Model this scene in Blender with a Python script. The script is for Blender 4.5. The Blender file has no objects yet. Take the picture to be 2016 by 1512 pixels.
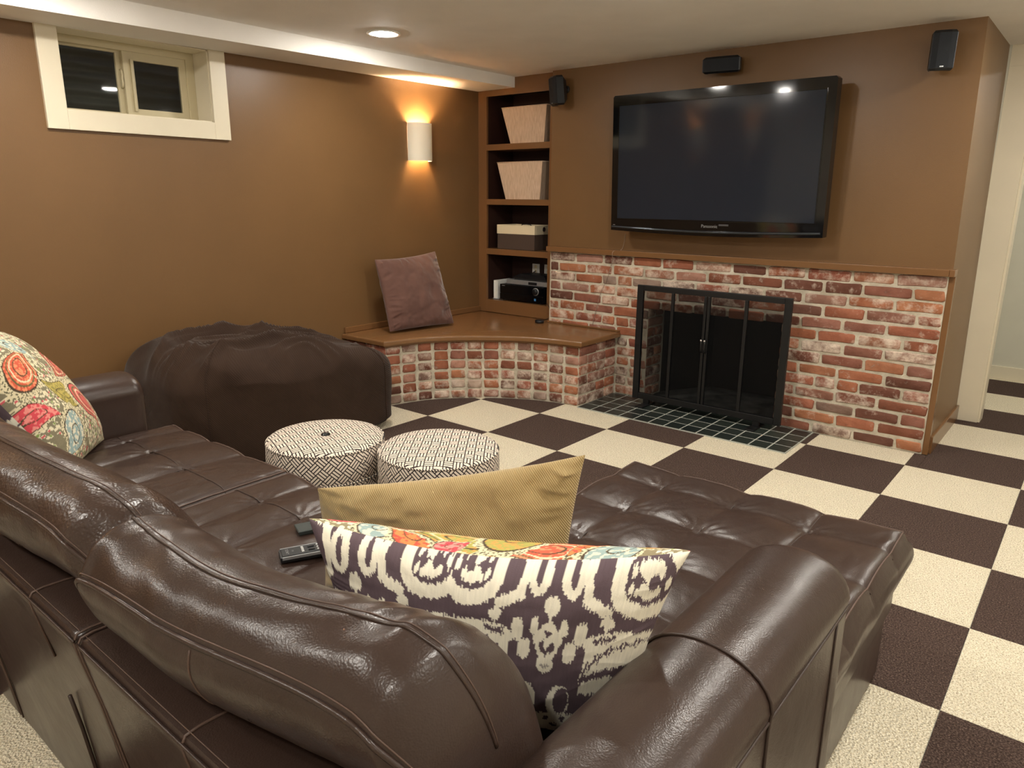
import bpy, bmesh, math, random
import numpy as np
from mathutils import Matrix, Vector
random.seed(7); rng = np.random.RandomState(7)
sc = bpy.context.scene
COL = sc.collection
PI = math.pi

# ------------------------------------------------------------------ camera
cam_d = bpy.data.cameras.new('camera'); cam = bpy.data.objects.new('camera', cam_d); COL.objects.link(cam)
CP = np.array([2.6617, -3.5296, 1.3317]); YAW, PITCH, ROLL, FPX = .68616, .25278, .00748, 1425.17
def cam_axes():
    cy, sy = math.cos(YAW), math.sin(YAW)
    f = np.array([-sy*math.cos(PITCH), cy*math.cos(PITCH), -math.sin(PITCH)])
    r = np.array([cy, sy, 0]); u = np.cross(r, f)
    return math.cos(ROLL)*r+math.sin(ROLL)*u, -math.sin(ROLL)*r+math.cos(ROLL)*u, f
_r, _u, _f = cam_axes()
cam.matrix_world = Matrix(((_r[0], _u[0], -_f[0], CP[0]), (_r[1], _u[1], -_f[1], CP[1]), (_r[2], _u[2], -_f[2], CP[2]), (0, 0, 0, 1)))
cam_d.sensor_width = 36; cam_d.lens = FPX*36/2016; cam_d.clip_start = .02
sc.camera = cam

# ------------------------------------------------------------------ world, view, light constants
w = bpy.data.worlds.new('night'); sc.world = w; w.use_nodes = True
w.node_tree.nodes['Background'].inputs[0].default_value = (.02, .025, .035, 1)
w.node_tree.nodes['Background'].inputs[1].default_value = .3
sc.view_settings.view_transform = 'Standard'; sc.view_settings.look = 'None'
sc.view_settings.gamma = 1; sc.view_settings.use_curve_mapping = False
sc.view_settings.exposure = 3.68
CAN_POWER = 30.0
CAN_COL = (1.0, .955, .87)
SCONCE_POWER = 2.3
CANS = [(-.53, -.73), (1.05, -.72), (2.55, -.95), (-.53, -2.35), (1.00, -2.35), (2.75, -2.35), (-.53, -4.1), (1.0, -4.1), (2.6, -4.1), (4.2, -.7), (4.2, -2.35), (4.2, -4.1)]


# ------------------------------------------------------------------ material helpers
def lin(c):
    return tuple(((x/255.)/12.92 if x/255. <= .04045 else ((x/255.+.055)/1.055)**2.4) for x in c)
class N:
    def __init__(s, name, rough=.5, col=(128, 128, 128), spec=.5, metal=0):
        s.m = bpy.data.materials.new(name); s.m.use_nodes = True
        s.t = s.m.node_tree; s.b = s.t.nodes['Principled BSDF']; s.n = s.t.nodes; s.l = s.t.links
        s.b.inputs['Base Color'].default_value = (*lin(col), 1); s.b.inputs['Roughness'].default_value = rough
        s.b.inputs['Specular IOR Level'].default_value = spec; s.b.inputs['Metallic'].default_value = metal
    def node(s, typ, **kw):
        n = s.n.new(typ)
        for k, v in kw.items():
            if k.startswith('i_'):
                key = k[2:]; key = int(key) if key.isdigit() else key.replace('_', ' ')
                if hasattr(v, 'is_output') or isinstance(v, bpy.types.NodeSocket): s.l.new(v, n.inputs[key])
                else: n.inputs[key].default_value = v
            else: setattr(n, k, v)
        return n
    def coord(s, kind='Object', scale=(1, 1, 1), rot=(0, 0, 0)):
        c = s.node('ShaderNodeTexCoord'); mp = s.node('ShaderNodeMapping')
        mp.inputs['Scale'].default_value = scale; mp.inputs['Rotation'].default_value = rot
        s.l.new(c.outputs[kind], mp.inputs[0]); return mp.outputs[0]
    def noise(s, vec, scale, detail=3, rough=.5):
        n = s.node('ShaderNodeTexNoise'); n.inputs['Scale'].default_value = scale; n.inputs['Detail'].default_value = detail
        n.inputs['Roughness'].default_value = rough; s.l.new(vec, n.inputs['Vector']); return n.outputs['Fac']
    def voro(s, vec, scale, feature='F1', out='Distance'):
        n = s.node('ShaderNodeTexVoronoi'); n.feature = feature; n.inputs['Scale'].default_value = scale
        s.l.new(vec, n.inputs['Vector']); return n.outputs[out]
    def ramp(s, fac, stops, interp='LINEAR'):
        n = s.node('ShaderNodeValToRGB'); s.l.new(fac, n.inputs[0]); n.color_ramp.interpolation = interp
        e = n.color_ramp.elements
        while len(e) < len(stops): e.new(.5)
        for i, (p, c) in enumerate(stops):
            e[i].position = p; e[i].color = (*lin(c), 1) if len(c) == 3 and max(c) > 1.01 else (*c, 1)
        return n.outputs[0]
    def mix(s, fac, a, b, blend='MIX'):
        n = s.node('ShaderNodeMix'); n.data_type = 'RGBA'; n.blend_type = blend
        for v, k in ((fac, 0), (a, 6), (b, 7)):
            if isinstance(v, bpy.types.NodeSocket): s.l.new(v, n.inputs[k])
            elif k == 0: n.inputs[0].default_value = v
            else: n.inputs[k].default_value = (*lin(v), 1)
        return n.outputs[2]
    def math(s, op, a, b=None, c=None):
        n = s.node('ShaderNodeMath'); n.operation = op
        for i, v in enumerate((a, b, c)):
            if v is None: continue
            if isinstance(v, bpy.types.NodeSocket): s.l.new(v, n.inputs[i])
            else: n.inputs[i].default_value = v
        return n.outputs[0]
    def color(s, c): s.l.new(c, s.b.inputs['Base Color']); return s
    def rough(s, c): s.l.new(c, s.b.inputs['Roughness']); return s
    def bump(s, h, strength=.3, dist=.01, prev=None):
        n = s.node('ShaderNodeBump'); n.inputs['Strength'].default_value = strength; n.inputs['Distance'].default_value = dist
        s.l.new(h, n.inputs['Height'])
        if prev is not None: s.l.new(prev, n.inputs['Normal'])
        s.l.new(n.outputs[0], s.b.inputs['Normal']); return n.outputs[0]
def paint(name, col, rough=.5, spec=.35, grain=.1):
    k = N(name, rough, col, spec); v = k.coord()
    k.color(k.mix(k.noise(v, 3.0, 3), tuple(c*.96 for c in col), tuple(min(255, c*1.04) for c in col)))
    k.bump(k.noise(v, 220, 3), grain, .002); return k.m
M = {}
M['wall'] = paint('brown_wall_paint', (116, 86, 54), .38, .4, .25)
M['brownwood'] = paint('brown_gloss_paint', (120, 85, 53), .25, .5, .04)
M['inner'] = paint('dark_cabinet_interior', (48, 28, 22), .5)  # inside panels, much darker reddish brown than the face frame
M['white'] = paint('cream_trim_paint', (222, 212, 188), .38, .5, .05)
M['ceil'] = paint('ceiling_paint', (240, 236, 230), .8, .2, .3)
M['hallwall'] = paint('pale_hall_paint', (205, 202, 186), .7, .2, .2)
M['beige'] = paint('beige_room_paint', (228, 220, 206), .7, .2, .2)
M['black'] = N('black_satin_plastic', .4, (14, 16, 20)).m
M['blackmetal'] = N('black_metal', .45, (9, 9, 10)).m
M['gloss'] = N('black_gloss_plastic', .06, (5, 7, 10), .6).m
M['screen'] = N('television_screen_glass', .09, (32, 38, 48), .4).m
M['silver'] = N('silver_plastic', .3, (170, 172, 175), .5, .6).m
M['chrome'] = N('chrome', .12, (215, 215, 220), .5, 1).m
M['whiteplastic'] = N('white_plastic', .3, (235, 235, 230)).m
M['darkgrey'] = N('dark_grey_plastic', .45, (38, 40, 42)).m
M['grille'] = (lambda k: (k.bump(k.voro(k.coord(), 900), .5, .002), k.m)[1])(N('speaker_grille_cloth', .7, (20, 25, 32)))
M['blue'] = N('blue_sticker', .5, (70, 130, 190)).m
M['ceramic'] = N('white_sconce_ceramic', .5, (232, 224, 205)).m
M['grout'] = paint('pale_grout', (176, 178, 168), .9, .2, .5)
M['vinyl'] = N('almond_window_vinyl', .4, (196, 184, 150)).m
def glass(name, tint, alpha):
    k = N(name, .03, (5, 6, 6)); tr = k.node('ShaderNodeBsdfTransparent'); tr.inputs[0].default_value = (*tint, 1)
    gl = k.node('ShaderNodeBsdfGlossy'); gl.inputs['Roughness'].default_value = .02
    fr = k.node('ShaderNodeFresnel'); fr.inputs[0].default_value = 1.5
    mx = k.node('ShaderNodeMixShader'); k.l.new(fr.outputs[0], mx.inputs[0]); k.l.new(tr.outputs[0], mx.inputs[1]); k.l.new(gl.outputs[0], mx.inputs[2])
    k.l.new(mx.outputs[0], k.n['Material Output'].inputs[0]); return k.m
M['glass'] = glass('window_glass', (.85, .87, .86), .9)
k = N('fine_black_wire_mesh', .6, (12, 12, 12), .2); tr = k.node('ShaderNodeBsdfTransparent'); mx = k.node('ShaderNodeMixShader'); mx.inputs[0].default_value = .36
k.l.new(tr.outputs[0], mx.inputs[1]); k.l.new(k.b.outputs[0], mx.inputs[2]); k.l.new(mx.outputs[0], k.n['Material Output'].inputs[0]); M['mesh'] = k.m
def emis(name, col, s):
    k = N(name); e = k.node('ShaderNodeEmission'); e.inputs[0].default_value = (*col, 1); e.inputs[1].default_value = s
    k.l.new(e.outputs[0], k.n['Material Output'].inputs[0]); return k.m
M['lens'] = emis('lamp_lens_glow', CAN_COL, CAN_POWER)
M['bulb'] = emis('warm_bulb_glow', (1, .66, .36), 8)
# carpet
def carpet(name, stops, loop):
    k = N(name, .95, (128, 128, 128), .1); v = k.coord('Object')
    oi = k.node('ShaderNodeObjectInfo'); rv = k.math('MULTIPLY', oi.outputs['Random'], 37.0)
    add = k.node('ShaderNodeVectorMath'); add.operation = 'ADD'; k.l.new(v, add.inputs[0])
    cb = k.node('ShaderNodeCombineXYZ'); k.l.new(rv, cb.inputs[0]); k.l.new(rv, cb.inputs[1]); k.l.new(cb.outputs[0], add.inputs[1])
    n1 = k.noise(add.outputs[0], 210, 3, .65); n2 = k.voro(add.outputs[0], 150)
    c = k.ramp(n1, stops); k.color(c)
    k.bump(n2, .9, .006, k.bump(n1, .6, .006)); return k.m
M['carpet_light'] = carpet('cream_loop_carpet', [(.30, (140, 122, 96)), (.42, (208, 194, 164)), (.52, (238, 228, 203)), (.75, (250, 243, 224))], 0)
M['carpet_dark'] = carpet('dark_brown_loop_carpet', [(.30, (44, 34, 31)), (.48, (76, 61, 55)), (.60, (100, 83, 75)), (.78, (158, 138, 122))], 0)
# brick
def brickmat():
    k = N('reclaimed_brick', .85, (140, 80, 60), .25)
    oi = k.node('ShaderNodeObjectInfo'); rnd = oi.outputs['Random']
    v = k.coord('Object'); off = k.node('ShaderNodeCombineXYZ'); r9 = k.math('MULTIPLY', rnd, 91.0)
    k.l.new(r9, off.inputs[0]); k.l.new(r9, off.inputs[2])
    ad = k.node('ShaderNodeVectorMath'); ad.operation = 'ADD'; k.l.new(v, ad.inputs[0]); k.l.new(off.outputs[0], ad.inputs[1]); v = ad.outputs[0]
    base = k.ramp(rnd, [(0, (112, 78, 66)), (.10, (128, 84, 70)), (.25, (166, 106, 80)), (.38, (180, 118, 88)), (.5, (160, 100, 82)), (.62, (152, 110, 96)), (.74, (186, 126, 92)), (.86, (180, 138, 122)), (.95, (124, 96, 84)), (1, (206, 186, 170))])
    n = k.noise(v, 9, 4, .6)
    base = k.mix(k.ramp(n, [(.3, (0, 0, 0)), (.75, (1, 1, 1))]), base, k.mix(1.0, base, (205, 190, 180), 'MULTIPLY'))
    dark = k.noise(v, 22, 3, .6)
    base = k.mix(k.ramp(dark, [(.58, (0., 0., 0.)), (.76, (.55, .55, .55))]), base, (84, 62, 54))
    ef = k.noise(v, 11, 6, .72)
    th = k.math('ADD', ef, k.math('MULTIPLY', k.math('SUBTRACT', k.math('FRACT', k.math('MULTIPLY', rnd, 7.3)), .5), .22))
    base = k.mix(k.ramp(th, [(.50, (0., 0., 0.)), (.70, (.85, .85, .85))]), base, (226, 208, 190))
    k.color(base); k.bump(k.noise(v, 60, 5, .7), .7, .006, k.bump(ef, .5, .004)); return k.m
M['brick'] = brickmat()
k = N('lime_mortar', .95, (200, 192, 172), .15); v = k.coord(); k.color(k.ramp(k.noise(v, 14, 5, .6), [(.3, (176, 166, 146)), (.55, (206, 197, 177)), (.75, (222, 214, 198))])); k.bump(k.noise(v, 90, 4, .7), .8, .006); M['mortar'] = k.m
k = N('soot_black_firebrick', .9, (20, 19, 18), .2); M['soot'] = k.m
k = N('ash_grey_hearth_floor', .95, (92, 92, 90), .1); v = k.coord(); k.color(k.ramp(k.noise(v, 9, 4), [(.35, (58, 58, 57)), (.7, (104, 104, 100))])); M['ash'] = k.m
k = N('dark_green_slate_tile', .32, (34, 42, 40), .5); v = k.coord(); oi = k.node('ShaderNodeObjectInfo')
k.color(k.mix(k.math('MULTIPLY', oi.outputs['Random'], .8), (24, 31, 31), (50, 56, 50))); k.bump(k.noise(v, 40, 4), .35, .004); M['slate'] = k.m
# leather
def leather(name, col, rough, grain=420, gs=.22, crease=.25):
    k = N(name, rough, col, .5); v = k.coord()
    k.color(k.mix(k.noise(v, 6, 4), tuple(c*.88 for c in col), tuple(c*1.1 for c in col)))
    k.rough(k.math('ADD', k.math('MULTIPLY', k.noise(v, 14, 4), .14), rough-.13))
    b = k.bump(k.noise(v, 26, 4, .55), crease, .004)
    k.bump(k.voro(v, grain, 'SMOOTH_F1'), gs, .0012, b); return k.m
M['leather'] = leather('dark_brown_leather', (56, 42, 36), .37)
M['leather_pebble'] = leather('pebbled_brown_leather', (58, 43, 36), .36, 230, .6, .22)
M['stitch'] = N('brown_stitching', .5, (86, 66, 56)).m
M['seamdark'] = N('dark_seam_welt', .42, (54, 40, 34)).m  # brown seam welt, close to the leather colour
def cloth(name, col, col2, scale, sheen=.3, gs=.5, stripes=None):
    k = N(name, .9, col, .15); v = k.coord('Object')
    k.color(k.mix(k.noise(v, 7, 4, .6), col, col2))
    k.b.inputs['Sheen Weight'].default_value = sheen; k.b.inputs['Sheen Roughness'].default_value = .4
    if stripes:
        wv = k.node('ShaderNodeTexWave'); wv.bands_direction = 'DIAGONAL'; wv.inputs['Scale'].default_value = stripes; wv.inputs['Distortion'].default_value = .6
        k.l.new(v, wv.inputs[0]); k.bump(wv.outputs['Fac'], gs, .002)
    else: k.bump(k.noise(v, scale, 2), gs, .003)
    return k.m
M['bag'] = cloth('dark_brown_corduroy', (42, 29, 22), (62, 46, 36), 300, .12, .5, 55)
M['brownvelvet'] = cloth('mauve_brown_velvet', (84, 58, 52), (114, 84, 74), 260, .5, .3)
M['tanvelvet'] = cloth('tan_ribbed_velvet', (166, 142, 98), (192, 168, 122), 300, .3, .55, 95)
M['linen'] = (lambda k: k.m)(N('x'))
k = N('beige_linen', .95, (205, 178, 150), .1); v = k.coord('Object', (1, 1, .12)); k.color(k.ramp(k.noise(v, 130, 3), [(.3, (196, 170, 146)), (.6, (214, 190, 166)), (.8, (226, 206, 184))])); k.bump(k.noise(k.coord(), 400, 2), .3, .001); M['linen'] = k.m
k = N('cream_canvas', .9, (226, 212, 180), .1); k.bump(k.noise(k.coord(), 400, 2), .3, .001); M['cream'] = k.m
k = N('grey_brown_felt', .95, (84, 70, 62), .1); k.bump(k.noise(k.coord(), 300, 2), .3, .001); M['felt'] = k.m
def vcol(name, rough=.85):
    k = N(name, rough, (200, 200, 200), .15); a = k.node('ShaderNodeVertexColor'); a.layer_name = 'Col'
    k.color(a.outputs[0]); v = k.coord('Object'); k.bump(k.noise(v, 500, 2), .25, .001); return k.m
M['print'] = vcol('printed_cotton')
def lattice(name):
    k = N(name, .85, (220, 205, 190), .1)
    uv = k.node('ShaderNodeUVMap'); sp = k.node('ShaderNodeSeparateXYZ'); k.l.new(uv.outputs[0], sp.inputs[0])
    C = .035
    a = k.math('DIVIDE', sp.outputs[0], C); b = k.math('DIVIDE', sp.outputs[1], C)
    # pinwheel basket weave: even cells hold strips one way, odd cells the other
    chk = k.math('MODULO', k.math('ADD', k.math('ADD', k.math('FLOOR', a), k.math('FLOOR', b)), 1000.0), 2.0)
    chk = k.math('GREATER_THAN', chk, .5)
    mixf = k.node('ShaderNodeMix'); mixf.data_type = 'FLOAT'; k.l.new(chk, mixf.inputs[0]); k.l.new(a, mixf.inputs[2]); k.l.new(b, mixf.inputs[3])
    f = k.math('FRACT', k.math('MULTIPLY', mixf.outputs[0], 3.0))
    line = k.math('LESS_THAN', k.math('ABSOLUTE', k.math('SUBTRACT', f, .5)), .33)
    # cell borders keep a dark line at the stripe ends
    mixg = k.node('ShaderNodeMix'); mixg.data_type = 'FLOAT'; k.l.new(chk, mixg.inputs[0]); k.l.new(b, mixg.inputs[2]); k.l.new(a, mixg.inputs[3])
    g = k.math('FRACT', mixg.outputs[0])
    edge = k.math('LESS_THAN', k.math('ABSOLUTE', k.math('SUBTRACT', g, .5)), .452)
    on = k.math('MULTIPLY', line, edge)
    on = k.math('MAXIMUM', on, k.math('MULTIPLY', k.math('LESS_THAN', k.math('ABSOLUTE', k.math('SUBTRACT', f, .5)), .30), .0))
    k.color(k.mix(on, (46, 36, 36), (226, 212, 196))); k.bump(on, .3, .001); return k.m
M['lattice'] = lattice('black_and_cream_lattice_fabric')

# ------------------------------------------------------------------ object helpers
ORG = {}
def tag(o, label=None, cat=None, group=None, kind=None):
    if label: o['label'] = label
    if cat: o['category'] = cat
    if group: o['group'] = group
    if kind: o['kind'] = kind
    return o
def thing(name, loc, label, cat, group=None):
    o = bpy.data.objects.new(name, None); COL.objects.link(o); o.location = loc; o.empty_display_size = .05
    ORG[o.name] = np.array(loc, float); return tag(o, label, cat, group)
def org(o): return ORG.get(o.name, np.zeros(3)) if o else np.zeros(3)
def mk(name, V, F, mat, parent=None, smooth=False, kind=None):
    V = np.asarray(V, float) - org(parent)
    me = bpy.data.meshes.new(name); me.from_pydata([tuple(p) for p in V], [], F); me.update()
    if smooth: me.shade_smooth()
    if mat: me.materials.append(M[mat] if isinstance(mat, str) else mat)
    o = bpy.data.objects.new(name, me); COL.objects.link(o); o.parent = parent; ORG[o.name] = org(parent)
    if kind: o['kind'] = kind
    return o
class MB:
    def __init__(s): s.v = []; s.f = []
    def add(s, V, F):
        n = len(s.v); s.v += [tuple(map(float, p)) for p in V]; s.f += [tuple(i+n for i in f) for f in F]; return s
    def box(s, x0, x1, y0, y1, z0, z1, bev=0, R=None):
        bm = bmesh.new(); bmesh.ops.create_cube(bm, size=1)
        for vv in bm.verts: vv.co = ((x0+x1)/2+vv.co.x*(x1-x0), (y0+y1)/2+vv.co.y*(y1-y0), (z0+z1)/2+vv.co.z*(z1-z0))
        if bev: bmesh.ops.bevel(bm, geom=bm.edges[:], offset=bev, segments=2, profile=.6, affect='EDGES')
        bm.verts.index_update()
        V = np.array([vv.co[:] for vv in bm.verts]); F = [[vv.index for vv in f.verts] for f in bm.faces]; bm.free()
        if R is not None: V = R(V)
        return s.add(V, F)
    def prism(s, pts, z0, z1, axis=2, R=None):
        n = len(pts); V = []
        for z in (z0, z1):
            for p in pts:
                q = [p[0], p[1]]; q.insert(axis, z); V.append(q)
        F = [list(range(n))[::-1], [n+i for i in range(n)]] + [[i, (i+1) % n, n+(i+1) % n, n+i] for i in range(n)]
        V = np.array(V, float)
        if R is not None: V = R(V)
        return s.add(V, F)
    def tube(s, pts, r, n=8, closed=False):
        P = np.array(pts, float); m = len(P); V = []; F = []
        up = np.array([0, 0, 1.0])
        for i in range(m):
            a = P[i-1] if (i > 0 or closed) else P[i]; b = P[(i+1) % m] if (i < m-1 or closed) else P[i]
            t = b-a; t /= (np.linalg.norm(t)+1e-12)
            x = np.cross(t, up)
            if np.linalg.norm(x) < 1e-3: x = np.cross(t, [1, 0, 0])
            x /= np.linalg.norm(x); y = np.cross(x, t); up = y
            rr = r[i] if hasattr(r, '__len__') else r
            for j in range(n):
                an = 2*PI*j/n; V.append(P[i]+rr*(math.cos(an)*x+math.sin(an)*y))
        for i in range(m if closed else m-1):
            for j in range(n):
                F.append([i*n+j, i*n+(j+1) % n, ((i+1) % m)*n+(j+1) % n, ((i+1) % m)*n+j])
        if not closed: F += [list(range(n))[::-1], [(m-1)*n+j for j in range(n)]]
        return s.add(V, F)
    def lathe(s, prof, c, n=48, R=None):
        V = []; F = []; m = len(prof)
        for rr, z in prof:
            for j in range(n): V.append((rr*math.cos(2*PI*j/n), rr*math.sin(2*PI*j/n), z))
        for i in range(m-1):
            for j in range(n): F.append([i*n+j, i*n+(j+1) % n, (i+1)*n+(j+1) % n, (i+1)*n+j])
        if prof[0][0] > 1e-6: F.append(list(range(n))[::-1])
        if prof[-1][0] > 1e-6: F.append([(m-1)*n+j for j in range(n)])
        V = np.array(V)
        if R is not None: V = R(V)
        return s.add(V+np.array(c), F)
    def obj(s, name, mat, parent=None, smooth=False, kind=None): return mk(name, s.v, s.f, mat, parent, smooth, kind)
def rotz(a, c=(0, 0, 0)):
    c = np.array(c, float); ca, sa = math.cos(a), math.sin(a); m = np.array([[ca, -sa, 0], [sa, ca, 0], [0, 0, 1]])
    return lambda V: (np.asarray(V)-0)@m.T + c
def rotm(ax, a, c=(0, 0, 0)):
    m = np.array(Matrix.Rotation(a, 3, ax)); c = np.array(c, float)
    return lambda V: (np.asarray(V)-c)@m.T + c
def smoothobj(o, ang=40):
    o.data.shade_smooth()
    try: o.data.set_sharp_from_angle(angle=math.radians(ang))
    except Exception: pass
    return o
# value noise (numpy)
def hash2(i, j, seed=0):
    n = (i.astype(np.int64)*374761393 + j.astype(np.int64)*668265263 + seed*974711) & 0x7fffffff
    n = ((n ^ (n >> 13))*1274126177) & 0x7fffffff
    return ((n ^ (n >> 16)) & 0xffff)/65535.
def vn(x, y, seed=0):
    x = np.asarray(x, float); y = np.asarray(y, float)
    i = np.floor(x); j = np.floor(y); fx = x-i; fy = y-j; fx = fx*fx*(3-2*fx); fy = fy*fy*(3-2*fy)
    i = i.astype(int); j = j.astype(int)
    a = hash2(i, j, seed); b = hash2(i+1, j, seed); c = hash2(i, j+1, seed); d = hash2(i+1, j+1, seed)
    return (a*(1-fx)+b*fx)*(1-fy)+(c*(1-fx)+d*fx)*fy
def fbm(x, y, o=3, seed=0):
    s = 0; a = .5
    for k_ in range(o): s = s+a*vn(x*2**k_, y*2**k_, seed+k_*17); a *= .5
    return s/(1-.5**o)
def ridge(x, y, seed=0): return 1-np.abs(2*vn(x, y, seed)-1)
def worley(x, y, seed=0):
    i = np.floor(x).astype(int); j = np.floor(y).astype(int); best = np.full(np.shape(x), 9.); idv = np.zeros(np.shape(x))
    for a in (-1, 0, 1):
        for b in (-1, 0, 1):
            px = i+a+hash2(i+a, j+b, seed); py = j+b+hash2(i+a, j+b, seed+5)
            d = np.hypot(px-x, py-y); h = hash2(i+a, j+b, seed+9); m = d < best; best = np.where(m, d, best); idv = np.where(m, h, idv)
    return best, idv
def grid_faces(nx, ny, off=0, closed_u=False, flip=False):
    F = []
    for j in range(ny-1):
        for i in range(nx if closed_u else nx-1):
            a = off+j*nx+i; b = off+j*nx+(i+1) % nx; c = off+(j+1)*nx+(i+1) % nx; d = off+(j+1)*nx+i
            F.append((a, d, c, b) if flip else (a, b, c, d))
    return F
def catmull(P, n, closed=False):
    P = np.array(P, float); m = len(P); out = []
    seg = m if closed else m-1
    for i in range(seg):
        g = (lambda k_: P[k_ % m]) if closed else (lambda k_: P[min(max(k_, 0), m-1)])
        p0, p1, p2, p3 = g(i-1), g(i), g(i+1), g(i+2)
        for t in np.arange(n)/n:
            out.append(.5*((2*p1)+(-p0+p2)*t+(2*p0-5*p1+4*p2-p3)*t*t+(-p0+3*p1-3*p2+p3)*t**3))
    if not closed: out.append(P[-1])
    return np.array(out)

# ------------------------------------------------------------------ room shell
XW, YC, H = -1.242, .763, 2.17
XR, YB, YH = 5.2, -5.6, 3.06
# floor
floor = MB().box(XW-.02, XR, YB, YH, -.05, -.006).obj('floor', 'grout'); tag(floor, kind='structure')
meshes = {}
def tile_mesh(w_, d_, mat):
    key = (round(w_, 3), round(d_, 3), mat)
    if key not in meshes:
        b = MB().box(0, w_-.0012, 0, d_-.0012, -.006, 0, .0012)
        me = bpy.data.meshes.new('carpet_tile'); me.from_pydata(b.v, [], b.f); me.materials.append(M[mat]); meshes[key] = me
    return meshes[key]
HX0, HX1, HY0 = .108, 1.466, .262     # slate hearth rectangle
def put_tile(x0, x1, y0, y1, i, j):
    if x1-x0 < .01 or y1-y0 < .01: return
    o = bpy.data.objects.new('carpet_tile', tile_mesh(x1-x0, y1-y0, 'carpet_light' if (i+j) % 2 == 0 else 'carpet_dark'))
    COL.objects.link(o); o.parent = floor; o.location = (x0+.0006, y0+.0006, 0)
for i in range(-3, 9):
    for j in range(-11, 7):
        x0, x1, y0, y1 = i*.5, i*.5+.5, j*.5, j*.5+.5
        x0 = max(x0, XW); x1 = min(x1, 4.5)
        if x0 < 2.06 and y1 > .735:
            if x1 > 2.06 and y0 >= .5:
                if y0 < .735: put_tile(x0, 2.06, y0, .735, i, j)
                put_tile(2.06, x1, y0, y1, i, j); continue
            y1 = min(y1, .735)
        y1 = min(y1, YH)
        if y1 <= y0: continue
        # cut around the slate hearth
        if y1 > HY0 and x1 > HX0 and x0 < HX1 and y0 < .735:
            put_tile(x0, x1, y0, HY0, i, j)
            if x0 < HX0: put_tile(x0, HX0, max(y0, HY0), y1, i, j)
            if x1 > HX1: put_tile(HX1, x1, max(y0, HY0), y1, i, j)
        else: put_tile(x0, x1, y0, y1, i, j)
ceiling = MB().box(XW-.15, XR, YB, YH+.1, H, H+.1).obj('ceiling', 'ceil'); tag(ceiling, kind='structure')
# soffit along the left wall (its own boxed beam)
def soff_x(y): return -.885-.055*(.81-y)/1.4*.6
V = []
for y in (.808, YB):
    zb = 2.098-(.81-y)*.0095; xs_ = soff_x(y) if y > 0 else -1.03
    V += [(XW, y, zb), (xs_, y, zb), (xs_, y, H), (XW, y, H)]
soffit = mk('trim_1', V, [(3, 2, 1, 0), (4, 5, 6, 7), (0, 1, 5, 4), (1, 2, 6, 5), (2, 3, 7, 6), (3, 0, 4, 7)], 'ceil'); tag(soffit, kind='structure')
# left wall with window opening
WY0, WY1, WZ0, WZ1 = -2.075, -1.345, 1.712, 2.075
b = MB(); T = .25
b.box(XW-T, XW, YB, WY0, 0, H).box(XW-T, XW, WY1, 1.2, 0, H).box(XW-T, XW, WY0, WY1, 0, WZ0).box(XW-T, XW, WY0, WY1, WZ1, H)
tag(b.obj('wall_left', 'wall'), kind='structure')
# window
win = MB()
for a in ((-2.165, WY0, 1.624, 2.078), (WY1, -1.255, 1.624, 2.078), (WY0, WY1, 1.624, WZ0)): win.box(XW-.002, XW+.018, a[0], a[1], a[2], a[3], .002)
win = win.obj('window_1', 'white'); tag(win, kind='structure')
b = MB(); d = .018
b.box(XW-.14, XW+.004, WY0-.0, WY0+d*.3, WZ0, WZ1).box(XW-.14, XW+.004, WY1-d*.3, WY1, WZ0, WZ1).box(XW-.14, XW+.004, WY0, WY1, WZ0, WZ0+d*.3).box(XW-.14, XW+.004, WY0, WY1, WZ1-d*.3, WZ1)
b.obj('window_jamb', 'white', win)
xs = XW-.14
b = MB(); z0, z1 = WZ0+.005, WZ1-.005
b.box(xs-.06, xs, WY0+.005, WY0+.022, z0, z1, .002).box(xs-.06, xs, WY1-.05, WY1-.005, z0, z1, .002).box(xs-.06, xs, WY0+.02, WY1-.045, z0, z0+.015, .002).box(xs-.06, xs, WY0+.02, WY1-.045, z1-.035, z1, .002)
b.obj('window_frame', 'vinyl', win)
ym = -1.718
b = MB(); b.box(xs-.05, xs-.032, ym-.03, ym+.005, z0+.01, z1-.03, .002).box(xs-.05, xs-.03, WY0+.02, WY0+.032, z0+.01, z1-.03)
b.box(xs-.05, xs-.03, WY0+.02, ym, z0+.01, z0+.022).box(xs-.05, xs-.03, WY0+.02, ym, z1-.045, z1-.03); b.obj('fixed_sash', 'vinyl', win)
b = MB(); ya, yb_ = ym-.005, WY1-.045
b.box(xs-.03, xs-.008, ya, ya+.055, z0+.01, z1-.03, .003).box(xs-.03, xs-.008, yb_-.04, yb_, z0+.01, z1-.03, .003)
b.box(xs-.03, xs-.008, ya+.05, yb_-.035, z0+.01, z0+.045, .003).box(xs-.03, xs-.008, ya+.05, yb_-.035, z1-.075, z1-.03, .003)
b.box(xs-.012, xs+.004, ya+.034, ya+.046, z0+.03, z1-.07, .003); b.obj('sliding_sash', 'vinyl', win)
MB().box(xs-.046, xs-.042, WY0+.03, ym-.02, z0+.02, z1-.04).obj('window_pane', 'glass', win)
MB().box(xs-.022, xs-.018, ya+.05, yb_-.035, z0+.04, z1-.07).obj('window_pane', 'glass', win)
b = MB(); b.tube([(xs-.03, ym-.012, 1.86), (xs-.018, ym-.012, 1.865), (xs-.014, ym-.012, 1.88), (xs-.018, ym-.012, 1.90), (xs-.014, ym-.012, 1.92), (xs-.018, ym-.012, 1.94), (xs-.03, ym-.012, 1.945)], .006, 8)
b.obj('sash_latch', 'vinyl', win, True)
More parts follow.
